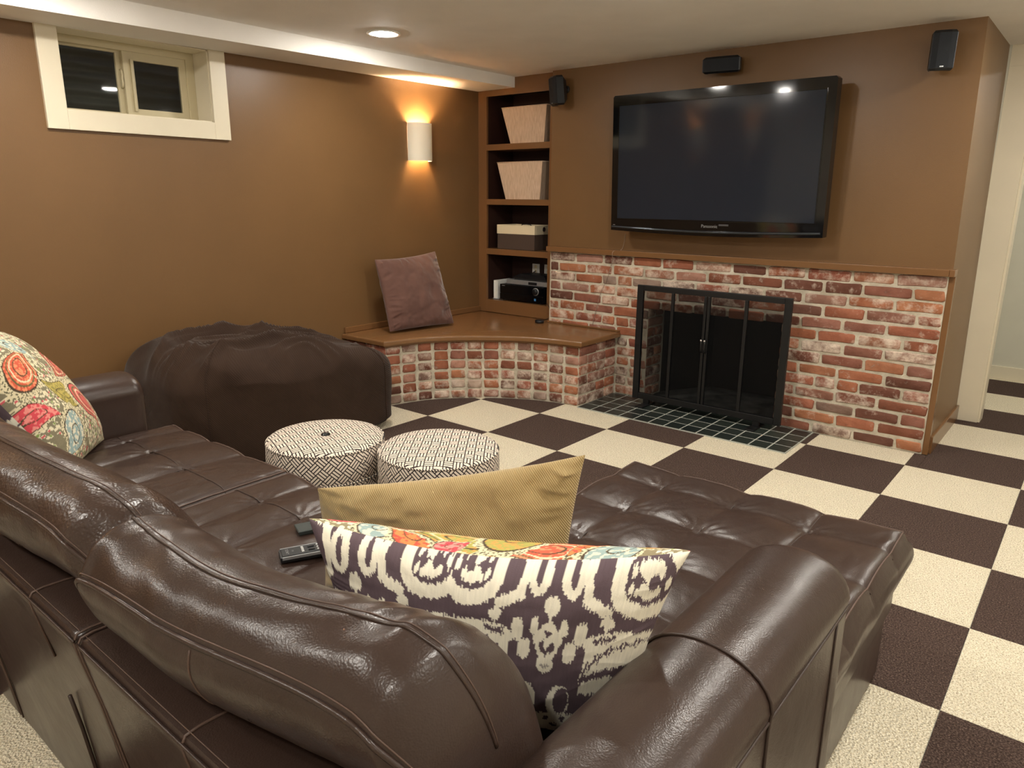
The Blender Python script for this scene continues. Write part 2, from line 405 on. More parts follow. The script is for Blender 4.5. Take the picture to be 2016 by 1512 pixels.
# corrugated steel window well outside
P = [];n_ = 60
for i in range(n_*6+1):
    z = 1.45+i/(n_*6)*.8; P.append((xs-.35+.012*math.sin(i/6*2*PI/8*1.6), z))
V = [(p[0], y, p[1]) for p in P for y in (-2.5, -.95)]
mk('window_well', V, [(2*i, 2*i+1, 2*i+3, 2*i+2) for i in range(len(P)-1)], N('galvanised_well_steel', .5, (96, 98, 92), .5, .3).m, win, True)
# front wall (behind the chimney breast), chimney breast upper part
b = MB(); b.box(XW-.25, -.5, 1.16, 1.3, 0, H); tag(b.obj('wall_front', 'wall'), kind='structure')
XC = 2.02; ZM = .99
b = MB(); b.prism([(-.512, ZM), (2.042, ZM), (2.022, H), (-.512, H)], YC, 1.60, 1)
b.prism([(1.99, 0), (2.057, 0), (2.042, ZM), (1.99, ZM)], YC, 1.60, 1)
chim = b.obj('wall_chimney', 'wall'); tag(chim, kind='structure')
b = MB(); b.box(2.032, 2.060, .742, .775, 0, .957, .002); tag(b.obj('trim_2', 'brownwood'), kind='structure')
b = MB(); b.box(2.052, 2.070, .775, 1.60, 0, .095, .003); tag(b.obj('baseboard_chimney', 'brownwood'), kind='structure')
# cased opening to the hall
b = MB(); b.box(2.035, 2.175, 1.607, 1.75, 0, 2.06, .002).box(2.035, 3.3, 1.607, 1.75, 2.06, H, 0); b.box(3.12, 3.3, 1.607, 1.75, 0, 2.06)
tag(b.obj('door_1', 'white'), kind='structure')
tag(MB().box(2.175, 2.187, 1.62, 1.74, 0, 2.06, .002).obj('trim_3', 'white'), kind='structure')
tag(MB().box(3.3, XR, 1.607, 1.75, 0, H).obj('wall_right_front', 'beige'), kind='structure')
tag(MB().box(-.5, 2.035, 1.6, 1.75, 0, H).obj('wall_divider', 'hallwall'), kind='structure')
tag(MB().box(1.0, XR, YH, YH+.1, 0, H).obj('wall_hall', 'hallwall'), kind='structure')
tag(MB().box(1.7, XR, YH-.015, YH, 0, .1, .003).obj('baseboard_hall', 'white'), kind='structure')
tag(MB().box(1.55, 1.65, 1.75, YH, 0, H).obj('wall_hall_left', 'hallwall'), kind='structure')
tag(MB().box(XR, XR+.1, YB, YH, 0, H).obj('wall_right', 'beige'), kind='structure')
tag(MB().box(XW-.25, XR, YB-.1, YB, 0, H).obj('wall_back', 'beige'), kind='structure')

# ------------------------------------------------------------------ recessed ceiling lights
names = {(-.53, -.73): 'lit round recessed ceiling light nearest the corner bench, seen in the photo top'}
for n_, (x, y) in enumerate(CANS+[(3.0, 2.4), (2.62, .45)]):
    lab = names.get((x, y), 'lit round recessed ceiling light out of view at x %d' % n_)
    pos = ['above the bench corner', 'above the carpet in front of the fireplace', 'towards the cased opening', 'over the left end of the sofa', 'over the middle of the sofa', 'over the right arm of the sofa', 'behind the sofa by the window wall', 'behind the sofa middle', 'behind the photographer', 'right of the cased opening', 'at the right wall', 'in the right rear corner', 'in the hall beyond the opening', 'beside the brown chimney corner'][n_]
    t = thing('ceiling_light', (x, y, H), 'round recessed ceiling light glowing white %s' % pos, 'light', 'recessed ceiling lights')
    MB().lathe([(.062, .0), (.088, -.0005), (.09, -.004), (.086, -.007), (.066, -.006), (.062, 0)], (x, y, H), 40).obj('trim_ring', 'whiteplastic', t, True)
    MB().lathe([(.0001, -.016), (.03, -.0145), (.052, -.010), (.0605, -.004), (.0615, .0)], (x, y, H), 32).obj('lens', 'lens', t, True)

# ------------------------------------------------------------------ built-in bookcase
YF = .81
bk = thing('bookcase', (-.86, YF, .44), 'tall brown built-in bookcase with four open shelves between left wall and chimney', 'bookcase')
b = MB(); b.box(XW, -1.16, YF, YF+.02, .44, 2.10, .001).obj('stile', 'brownwood', bk)
MB().box(-.563, -.508, YF, YF+.02, .44, 2.10, .001).obj('stile', 'brownwood', bk)
MB().box(XW, -.508, YF+.0005, YF+.02, 2.055, H, .001).obj('top_rail', 'brownwood', bk)
MB().box(-1.16, -.563, YF+.0005, YF+.02, .441, .54, .001).obj('bottom_rail', 'brownwood', bk)
for z0, z1 in ((1.672, 1.715), (1.273, 1.315), (.896, .94)): MB().box(-1.16, -.563, YF+.0005, 1.13, z0, z1, .001).obj('shelf', 'brownwood', bk)
MB().box(-1.16, -.563, YF+.02, 1.13, .50, .54).obj('shelf', 'brownwood', bk)
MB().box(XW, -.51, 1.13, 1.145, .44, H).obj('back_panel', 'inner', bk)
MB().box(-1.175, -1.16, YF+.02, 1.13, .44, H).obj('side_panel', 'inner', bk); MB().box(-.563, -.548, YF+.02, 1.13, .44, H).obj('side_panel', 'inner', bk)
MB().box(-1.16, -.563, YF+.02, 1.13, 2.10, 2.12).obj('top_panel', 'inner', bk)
def bin_(x0t, x1t, x0b, x1b, z0, z1, yf, label, dpt=.2):
    yb_ = yf+dpt; ty = .02
    V = [(x0b, yf+ty, z0), (x1b, yf+ty, z0), (x1b, yb_-ty, z0), (x0b, yb_-ty, z0), (x0t, yf, z1), (x1t, yf, z1), (x1t, yb_, z1), (x0t, yb_, z1)]
    i_ = .008
    V += [(x0t+i_, yf+i_, z1), (x1t-i_, yf+i_, z1), (x1t-i_, yb_-i_, z1), (x0t+i_, yb_-i_, z1), (x0b+i_, yf+ty+i_, z0+.02), (x1b-i_, yf+ty+i_, z0+.02), (x1b-i_, yb_-ty-i_, z0+.02), (x0b+i_, yb_-ty-i_, z0+.02)]
    F = [(3, 2, 1, 0), (0, 1, 5, 4), (1, 2, 6, 5), (2, 3, 7, 6), (3, 0, 4, 7), (4, 5, 9, 8), (5, 6, 10, 9), (6, 7, 11, 10), (7, 4, 8, 11), (9, 8, 12, 13)[::-1], (10, 9, 13, 14)[::-1], (11, 10, 14, 15)[::-1], (8, 11, 15, 12)[::-1], (12, 13, 14, 15)]
    t = thing('storage_bin', ((x0b+x1b)/2, yf+.1, z0), label, 'storage bin', 'flared linen bins on the bookcase')
    mk('bin_body', V, F, 'linen', t)
    MB().tube([(x0t, yf, z1), (x1t, yf, z1), (x1t, yb_, z1), (x0t, yb_, z1)], .0035, 6, True).obj('rim_binding', 'linen', t, True)
bin_(-1.045, -.625, -.972, -.66, 1.7155, 1.972, .85, 'flared beige linen bin on the top shelf of the bookcase')
bin_(-1.088, -.655, -1.018, -.69, 1.3155, 1.585, .85, 'flared beige linen bin on the second shelf, below the other linen bin')
t = thing('storage_box', (-.88, .95, .94), 'two-tone fabric box, cream band over grey-brown base, on the third shelf', 'storage box')
MB().box(-1.087, -.722, .855, 1.08, .9405, 1.058, .004).obj('box_base', 'felt', t)
b = MB(); b.box(-1.09, -.719, .852, .862, 1.056, 1.124, .002).box(-1.09, -.719, 1.073, 1.083, 1.056, 1.124, .002).box(-1.09, -1.08, .862, 1.073, 1.056, 1.124, .002).box(-.729, -.719, .862, 1.073, 1.056, 1.124, .002)
b.obj('box_band', 'cream', t)
b = MB(); b.lathe([(.010, -.002), (.018, -.002), (.018, .002), (.010, .002)], (-.717, .965, 1.095), 20, rotm('Y', PI/2)); b.obj('grommet_handle', 'chrome', t, True)
for xx, yy in ((-.95, .9), (-.86, .93), (-.80, 1.0)):
    pass
MB().tube([(-.92, .93, 1.10), (-.90, .93, 1.128), (-.86, .93, 1.132), (-.83, .94, 1.128), (-.80, .95, 1.10)], .004, 6).obj('cable_loop', 'black', t, True)
# AV equipment
t = thing('stereo_receiver', (-.82, .98, .54), 'black home stereo receiver with a round volume knob on the lowest shelf', 'receiver')
b = MB(); b.box(-1.05, -.625, .85, 1.10, .548, .668, .004); b.obj('receiver_body', 'black', t)
MB().box(-1.05, -.625, .845, .85, .60, .668, .001).obj('front_glass', 'gloss', t); MB().box(-1.05, -.625, .843, .85, .55, .598, .002).obj('lower_panel', 'gloss', t)
b = MB().lathe([(.0001, -.018), (.020, -.018), (.023, -.014), (.023, 0)], (-.695, .845, .633), 28, rotm('X', -PI/2)); b.obj('volume_knob', 'black', t, True)
MB().lathe([(.026, -.003), (.030, -.003), (.030, 0), (.026, 0)], (-.695, .845, .633), 28, rotm('X', -PI/2)).obj('knob_ring', 'silver', t, True)
MB().box(-.706, -.690, .8415, .843, .563, .581).obj('energy_sticker', 'blue', t)
for x in (-1.02, -.66):
    for y in (.87, 1.07): MB().lathe([(.014, .5405), (.014, .549)], (x, y, 0), 12).obj('foot', 'black', t, True)
MB().box(-1.03, -1.0, .8435, .845, .655, .659).obj('brand_strip', 'silver', t)
t = thing('disc_player', (-.80, .96, .668), 'slim silver disc player lying on top of the black receiver', 'disc player')
MB().box(-1.00, -.595, .865, 1.09, .672, .708, .004).obj('player_body', 'silver', t); MB().box(-.78, -.70, .861, .866, .68, .70, .001).obj('display', 'black', t)
for x in (-.97, -.63): MB().box(x-.01, x+.01, .88, 1.06, .6685, .673).obj('foot', 'black', t)
b = MB(); t = thing('game_console', (-.76, .98, .708), 'flat black set-top console with ribbed lid on the silver disc player', 'console')
b.prism([(-.93, .875), (-.61, .865), (-.60, 1.07), (-.92, 1.08)], .7085, .724); b.obj('console_base', 'darkgrey', t)
V = [(-.95, .87, .724), (-.605, .86, .724), (-.595, 1.08, .724), (-.94, 1.09, .724), (-.90, .90, .752), (-.66, .895, .752), (-.65, 1.05, .752), (-.89, 1.06, .752)]
mk('console_lid', V, [(3, 2, 1, 0), (4, 5, 6, 7), (0, 1, 5, 4), (1, 2, 6, 5), (2, 3, 7, 6), (3, 0, 4, 7)], 'black', t)
t = thing('white_console', (-1.10, .93, .54), 'slim white upright console in its stand at the left of the receiver', 'console')
MB().box(-1.128, -1.098, .856, 1.05, .546, .69, .004).obj('console_body', 'whiteplastic', t)
MB().box(-1.096, -1.088, .856, 1.05, .546, .69, .002).obj('console_side', 'whiteplastic', t); MB().box(-1.0985, -1.0955, .858, 1.045, .55, .688).obj('disc_slot', 'darkgrey', t)
MB().box(-1.132, -1.07, .852, 1.05, .5405, .547, .002).obj('stand', 'silver', t)
t = thing('small_speaker_box', (-1.15, 1.0, .54), 'small dark gadget in the shadow left of the white console', 'gadget')
MB().box(-1.158, -1.136, .95, 1.04, .541, .60, .004).obj('gadget_body', 'darkgrey', t); MB().lathe([(.0001, .6), (.009, .6), (.009, .645), (.0001, .645)], (-1.147, .995, 0), 12).obj('gadget_cap', 'silver', t, True)
for i_, (x, lb) in enumerate(((-.91, 'white wall outlet plate above the receiver, further left'), (-.79, 'white wall outlet plate above the receiver, nearer the chimney'))):
    t = thing('wall_outlet', (x, 1.125, .78), lb, 'outlet', 'outlets in the lowest shelf bay')
    MB().box(x-.036, x+.036, 1.123, 1.13, .735, .815, .003).obj('plate', 'whiteplastic', t)
    for dz in (-.018, .018): MB().box(x-.012, x+.012, 1.120, 1.1235, .775+dz-.012, .775+dz+.012, .002).obj('socket', 'cream', t)
    if i_ == 0: MB().tube([(x, 1.12, .757), (x+.01, 1.08, .75), (x+.03, 1.06, .71), (x+.06, 1.11, .66)], .004, 6).obj('plug_cord', 'black', t, True)

# ------------------------------------------------------------------ bricks
def brick_mesh(L, Hh, seed, D=.03):
    r = random.Random(seed); hx, hz = L/2, Hh/2; c = .006
    o = [(-hx, -hz+c), (-hx+c*1.3, -hz), (0, -hz), (hx-c*1.3, -hz), (hx, -hz+c), (hx, hz-c), (hx-c*1.3, hz), (0, hz), (-hx+c*1.3, hz), (-hx, hz-c)]
    o = [(x+r.uniform(-.0040, .0040), z+r.uniform(-.0030, .0030)) for x, z in o]
    V = [(x, D, z) for x, z in o]+[(x, .003, z) for x, z in o]+[(x-math.copysign(.004, x), -.0025+r.uniform(-.001, .001), z*.86) for x, z in o]
    n = 10; F = []
    for a in (0, n):
        for i in range(n): F.append((a+i, a+n+i, a+n+(i+1) % n, a+(i+1) % n)[::-1])
    F.append(tuple(range(2*n, 3*n)))
    me = bpy.data.meshes.new('brick'); me.from_pydata(V, [], F); me.materials.append(M['brick']); me.update(); me.shade_smooth()
    try: me.set_sharp_from_angle(angle=math.radians(50))
    except Exception: pass
    return me
BS = [brick_mesh(.212, .0575, s) for s in range(8)]; BH = [brick_mesh(.095, .0575, 50+s) for s in range(8)]
nb = 0
def put_brick(parent, x, y, z, L, a=0, hs=1.0):
    global nb
    nb += 1
    fam, L0 = (BS, .212) if L > .14 else (BH, .095)
    o = bpy.data.objects.new('brick', fam[(nb*5+nb//3) % 8]); COL.objects.link(o); o.parent = parent
    o.location = Vector((x, y, z))-Vector(org(parent)); o.rotation_euler = (random.uniform(-.01, .01), random.uniform(-.008, .008), a); o.scale = (L/L0, 1, hs)
    return o
fp = thing('fireplace', (.77, .74, 0), 'wide reclaimed red brick fireplace surround with whitewashed joints and brown mantel ledge', 'fireplace')
FX0, FX1, FZ0, FZ1 = -.483, 2.035, 0, .957
OX0, OX1, OZ = .335, 1.222, .628
YBk = .733
CH = .957/14
b = MB(); ym_ = YBk+.004
b.box(FX0, OX0, ym_, ym_+.1, 0, FZ1).box(OX1, FX1-.003, ym_, ym_+.1, 0, FZ1).box(OX0, OX1, ym_, ym_+.1, OZ, FZ1)
b.obj('mortar', 'mortar', fp)
rj = random.Random(3)
for row in range(14):
    z = FZ1-CH*(row+.5); ph = 1.333 if row % 2 == 0 else 1.333+.115
    if row in (1, 5): ph -= .03
    js = [ph+.2275*k_+rj.uniform(-.012, .012) for k_ in range(-9, 5)]
    js = [FX0]+[j_ for j_ in js if FX0+.04 < j_ < FX1-.04]+[FX1]
    for a0, a1 in zip(js[:-1], js[1:]):
        segs = [(a0, a1)]
        if z-.02 < OZ:
            segs = []
            if a0 < OX0-.03: segs.append((a0, min(a1, OX0+rj.uniform(-.006, .008))))
            if a1 > OX1+.03: segs.append((max(a0, OX1+rj.uniform(-.010, .004)), a1))
        for s0, s1 in segs:
            zz = z+rj.uniform(-.003, .003)
            if s0 < .10 < s1 and z < .40: s0 = .10
            if s1 < .1 and z < .38: continue    # hidden in the bench
            if s1-s0 < .04: continue
            if s1-s0 > .16 and rj.random() < .04:
                mid = (s0+s1)/2; put_brick(fp, (s0+mid)/2-.003, YBk, zz, mid-s0-.012); put_brick(fp, (s1+mid)/2+.003, YBk, zz, s1-mid-.012)
            else: put_brick(fp, (s0+s1)/2, YBk+rj.uniform(-.003, .003), zz, s1-s0-.017, 0, rj.uniform(.86, 1.0))
# jamb and lintel bricks inside the opening
for row in range(9):
    z = OZ-CH*(row+.5)
    if z < .02: continue
    for k_ in range(1 if row % 2 else 2):
        L = .19 if row % 2 else .092
        put_brick(fp, OX0+.003, YBk+.008+L/2+k_*.104, z, L, PI/2); put_brick(fp, OX1-.003, YBk+.008+L/2+k_*.104, z, L, -PI/2)
b = MB(); b.box(OX0-.06, OX0-.006, YBk+.03, YBk+.24, 0, OZ+.02).box(OX1+.006, OX1+.06, YBk+.03, YBk+.24, 0, OZ+.02); b.obj('jamb_mortar', 'mortar', fp)
MB().box(OX0-.02, OX1+.02, YBk+.02, YBk+.09, OZ+.001, OZ+.012, .001).obj('lintel_bar', 'blackmetal', fp)
# firebox
y0, y1 = YBk+.24, 1.35
V = [(OX0-.005, y0, 0), (OX1+.005, y0, 0), (OX1-.2, y1, 0), (OX0+.2, y1, 0), (OX0-.005, y0, .75), (OX1+.005, y0, .75), (OX1-.2, y1, .75), (OX0+.2, y1, .75)]
mk('firebox', V, [(0, 3, 7, 4), (3, 2, 6, 7), (2, 1, 5, 6), (4, 7, 6, 5)], 'soot', fp)
MB().box(OX0-.01, OX1+.01, YBk+.005, 1.36, -.004, .0045).obj('firebox_floor', 'ash', fp)
MB().box(OX0, OX1, YBk+.1, 1.36, OZ+.02, .76).obj('smoke_chamber', 'soot', fp)
b = MB(); b.box(-.496, 2.0345, .70, .772, .957, .992, .003); b.obj('mantel_ledge', 'brownwood', fp)
b = MB(); b.box(2.035, 2.060, .70, .785, .957, .9925, .003); b.obj('mantel_return', 'brownwood', fp)

# slate hearth
he = thing('hearth', ((HX0+HX1)/2, .48, 0), 'dark slate tile hearth with pale grout lines set into the carpet before the fireplace', 'hearth')
MB().box(HX0, HX1, HY0, YBk+.003, -.005, .0055).obj('grout_bed', 'grout', he)
tw = (HX1-HX0)/13; td = (.715-HY0)/4
me_t = None
for i in range(13):
    for j in range(5):
        x0, yy = HX0+i*tw+.004, HY0+j*td+.004; dd = td-.008 if j < 4 else .733-.003-yy
        if dd < .01: continue
        key = ('sl', j == 4)
        if key not in meshes:
            q_ = MB().box(0, tw-.008, 0, dd, 0, .0065, .002); me = bpy.data.meshes.new('tile'); me.from_pydata(q_.v, [], q_.f); me.materials.append(M['slate']); meshes[key] = me
        o = bpy.data.objects.new('tile', meshes[key]); COL.objects.link(o); o.parent = he; o.location = Vector((x0, yy, .0005))-Vector(org(he))

# fire screen
fs = thing('fire_screen', (.82, .6, 0), 'black metal fireplace screen with fine mesh panels and twin doors on the hearth', 'fire screen')
SX0, SX1, SZ0, SZ1, SY = .327, 1.314, .043, .793, .60
b = MB(); w_ = .042
b.box(SX0, SX0+w_, SY-.012, SY+.012, SZ0, SZ1, .003).box(SX1-w_, SX1, SY-.012, SY+.012, SZ0, SZ1, .003).box(SX0+w_, SX1-w_, SY-.012, SY+.012, SZ1-.036, SZ1, .003).box(SX0+w_, SX1-w_, SY-.012, SY+.012, SZ0, SZ0+.04, .003)
b.obj('frame', 'blackmetal', fs)
for x0, x1 in ((.569, .588), (1.042, 1.062)): MB().box(x0, x1, SY-.010, SY+.006, SZ0+.04, SZ1-.036, .002).obj('upright_bar', 'blackmetal', fs)
for x0, x1 in ((.789, .806), (.812, .829)): MB().box(x0, x1, SY-.012, SY+.006, SZ0+.04, SZ1-.036, .002).obj('door_stile', 'blackmetal', fs)
for x in (.7975, .8205):
    h_ = MB().tube([(x, SY-.012, .415), (x, SY-.03, .42), (x, SY-.034, .44), (x, SY-.034, .47), (x, SY-.03, .488), (x, SY-.012, .49)], .005, 8).obj('door_handle', 'blackmetal', fs, True)
    MB().lathe([(.0001, -.009), (.006, -.007), (.009, 0), (.006, .007), (.0001, .009)], (x, SY-.034, .49), 14).obj('handle_knob', 'chrome', h_, True)
for x0, x1 in ((SX0+w_, .569), (.588, .789), (.829, 1.042), (1.062, SX1-w_)): MB().box(x0, x1, SY-.001, SY+.001, SZ0+.04, SZ1-.036).obj('mesh_panel', 'mesh', fs)
for x in (.43, 1.17):
    b = MB(); b.box(x-.028, x+.028, SY-.10, SY+.07, .0075, .016, .003).box(x-.02, x+.02, SY-.012, SY+.012, .016, .05, .002); b.obj('foot', 'blackmetal', fs)

# ------------------------------------------------------------------ corner bench
ARC = np.array([(-.845, -.53), (-.80, -.36), (-.744, -.226), (-.64, -.09), (-.509, .03), (-.37, .135), (-.216, .214), (-.06, .262), (.099, .285)])
arc = catmull(ARC, 12)[:, :2]
be = thing('corner_bench', (-.7, .2, 0), 'curved brick corner bench with glossy brown top built under the bookcase', 'bench')
face = [(XW+.001, -.53)]+[tuple(p) for p in arc]+[(.099, .732)]
def offset(poly, d):
    P = np.array(poly); out = []
    for i in range(len(P)):
        a = P[max(i-1, 0)]; c = P[min(i+1, len(P)-1)]; e1 = P[i]-a; e2 = c-P[i]
        n1 = np.array([e1[1], -e1[0]]); n2 = np.array([e2[1], -e2[0]])
        n1 = n1/np.linalg.norm(n1) if np.linalg.norm(n1) > 0 else None; n2 = n2/np.linalg.norm(n2) if np.linalg.norm(n2) > 0 else None
        if n1 is None: n = n2
        elif n2 is None: n = n1
        else: n = (n1+n2)/max(.35, 1+np.dot(n1, n2))
        out.append(tuple(P[i]+n*d))
    return out
core = offset(face, -.006); slab = offset(face, .034)
slab[0] = (XW+.001, slab[0][1]); slab[-1] = (slab[-1][0], .7325)
poly = core+[(-.49, .732), (-.50, .805), (XW+.001, .805)]
MB().prism(poly, 0, .405).obj('mortar', 'mortar', be)
polyt = slab+[(-.49, .7325), (-.50, .8095), (XW+.001, .8095)]
n = len(polyt)
bm = bmesh.new(); vs = [bm.verts.new((p[0], p[1], .408)) for p in polyt]; f_ = bm.faces.new(vs); bmesh.ops.recalc_face_normals(bm, faces=[f_])
r_ = bmesh.ops.extrude_face_region(bm, geom=[f_]); bmesh.ops.translate(bm, verts=[g for g in r_['geom'] if isinstance(g, bmesh.types.BMVert)], vec=(0, 0, .032))
bmesh.ops.recalc_face_normals(bm, faces=bm.faces[:])
te = [e for e in bm.edges if all(v.co.z > .43 for v in e.verts) and len(e.link_faces) == 2]
bmesh.ops.bevel(bm, geom=te, offset=.012, segments=4, profile=.5, affect='EDGES')
bm.verts.index_update(); top = mk('bench_top', [v.co[:] for v in bm.verts], [[v.index for v in f.verts] for f in bm.faces], 'brownwood', be); bm.free(); smoothobj(top, 35)
MB().prism(offset(face, .018)[1:-1]+[(-.2, .5), (-.8, .0)], .394, .4085).obj('under_moulding', 'brownwood', be)
MB().box(XW+.001, XW+.02, -.545, .805, .441, .48, .004).obj('wall_upstand', 'brownwood', be)
MB().box(-.49, .128, .722, .7325, .441, .452, .002).obj('wall_upstand', 'brownwood', be)
# arc bricks: six courses of headers
seg = np.hypot(*(arc[1:]-arc[:-1]).T); cum = np.concatenate([[0], np.cumsum(seg)]); Ltot = cum[-1]
def at(s):
    i = min(np.searchsorted(cum, s, 'right')-1, len(seg)-1); t_ = (s-cum[i])/seg[i]; p = arc[i]*(1-t_)+arc[i+1]*t_; d_ = (arc[i+1]-arc[i])/seg[i]; return p, math.atan2(d_[1], d_[0])
nh = 12; rows = 6; ch = .402/rows
for r in range(rows):
    z = .402-ch*(r+.5)
    for k_ in range(nh):
        s = (k_+.5)*Ltot/nh; p, a = at(s); put_brick(be, p[0], p[1], z+rj.uniform(-.003, .003), Ltot/nh-.017+rj.uniform(-.006, .003), a, rj.uniform(.86, 1.0))
    # left flat face
    js = [XW, -1.04, -.845] if r % 2 == 0 else [XW, -1.14, -.94, -.845]
    for a0, a1 in zip(js[:-1], js[1:]): put_brick(be, (a0+a1)/2, -.53, z, a1-a0-.012)
    js = [.285, .49, .60, .73] if r % 2 == 0 else [.285, .39, .60, .73]
    for a0, a1 in zip(js[:-1], js[1:]): put_brick(be, .099, (a0+a1)/2, z+rj.uniform(-.003, .003), a1-a0-.011, PI/2)

# puck with cable on the bench, cord on the bricks
t = thing('remote_sensor_puck', (-.51, .655, .441), 'small round black puck with a cable on the bench beside the bookcase', 'puck')
MB().lathe([(.0001, .0), (.03, .0), (.033, .004), (.033, .017), (.029, .022), (.0001, .022)], (-.51, .655, .4405), 28).obj('puck_body', 'black', t, True)
MB().tube(catmull([(-.51, .688, .45), (-.505, .74, .458), (-.50, .795, .48), (-.52, .80, .52), (-.55, .80, .56), (-.57, .84, .575)], 6), .002, 6).obj('cable', 'black', t, True)


# ------------------------------------------------------------------ television
tv = thing('television', (.77, .6, 1.53), 'large flat black television mounted on the brown chimney wall above the fireplace', 'television')
TX0, TX1, TZ0, TZ1 = .103, 1.432, 1.118, 1.943
RT = rotm('X', math.radians(2.2), (.77, .6, 1.53))
# body with bowed lower edge
pts = [(TX0+.01, TZ1), (TX1-.01, TZ1), (TX1, TZ1-.01), (TX1, TZ0+.03)]
for k_ in range(13):
    s = 1-k_/12; xx = TX0+(TX1-TX0)*s; pts.append((xx, TZ0+.012-.016*math.sin(PI*s)))
pts += [(TX0, TZ0+.03), (TX0, TZ1-.01)]
b = MB().prism(pts, .585, .655, 1, RT); b.obj('bezel', 'gloss', tv)
MB().box(.25, 1.28, .655, .69, 1.25, 1.85, .01, RT).obj('rear_housing', 'black', tv)
MB().box(TX0+.046, TX1-.05, .5835, .586, TZ0+.088, TZ1-.062, 0, RT).obj('screen', 'screen', tv)
b = MB(); w_ = .004
b.box(TX0+.04, TX0+.045, .5825, .586, TZ0+.08, TZ1-.054, .001, RT).box(TX1-.049, TX1-.044, .5825, .586, TZ0+.08, TZ1-.054, .001, RT).box(TX0+.04, TX1-.044, .5825, .586, TZ1-.06, TZ1-.055, .001, RT).box(TX0+.04, TX1-.044, .5825, .586, TZ0+.081, TZ0+.086, .001, RT); b.obj('screen_bevel', 'gloss', tv)
P = [RT(np.array([(TX0+.012+(TX1-TX0-.024)*s, .580, TZ0+.034-.014*math.sin(PI*s))]))[0] for s in np.linspace(0, 1, 25)]
smoothobj(MB().tube(P, .0075, 8).obj('trim_strip', N('dark_chrome_strip', .15, (70, 74, 80), .6, .7).m, tv, True), 60)
def text(body, size, mat, parent, loc, rot, name='lettering', ex=.0006):
    c = bpy.data.curves.new(name, 'FONT'); c.body = body; c.size = size; c.align_x = 'CENTER'; c.align_y = 'CENTER'; c.extrude = ex; c.resolution_u = 2
    o = bpy.data.objects.new(name, c); COL.objects.link(o)
    dg = bpy.context.evaluated_depsgraph_get(); me = bpy.data.meshes.new_from_object(o.evaluated_get(dg)); COL.objects.unlink(o); bpy.data.objects.remove(o)
    me.materials.clear(); me.materials.append(M[mat]); n = bpy.data.objects.new(name, me); COL.objects.link(n); n.parent = parent
    n.location = Vector(loc)-Vector(org(parent)); n.rotation_euler = rot; return n
pt = RT(np.array([(.782, .5815, 1.172)]))[0]
text('Panasonic', .026, 'silver', tv, pt, (PI/2+math.radians(2.2), 0, 0))
pt = RT(np.array([(TX0+.022, .5835, 1.172)]))[0]
MB().box(pt[0]-.008, pt[0]+.008, .583+.016, .586+.016, pt[2]-.009, pt[2]+.009).obj('small_badge', 'silver', tv)
b = MB(); q0 = RT(np.array([(.87, .5818, 1.181)]))[0]; b.box(q0[0]-.03, q0[0]+.03, q0[1]-.001, q0[1]+.002, q0[2]-.005, q0[2]+.005, .001); b.obj('sensor_window', N('grey_sensor_window', .3, (70, 68, 70)).m, tv)
MB().box(.6, .94, .69, YC, 1.40, 1.70, .004).obj('wall_bracket', 'blackmetal', tv)

MB().tube(catmull([(.12, .757, 1.1), (.10, .757, 1.0), (.07, .695, .985), (.06, .70, .95), (.045, .728, .92), (.01, .7275, .80), (-.035, .7275, .70), (-.06, .73, .62), (-.10, .73, .46)], 6), .0018, 6).obj('power_cord', N('clear_grey_cord', .4, (150, 130, 115)).m, tv, True)

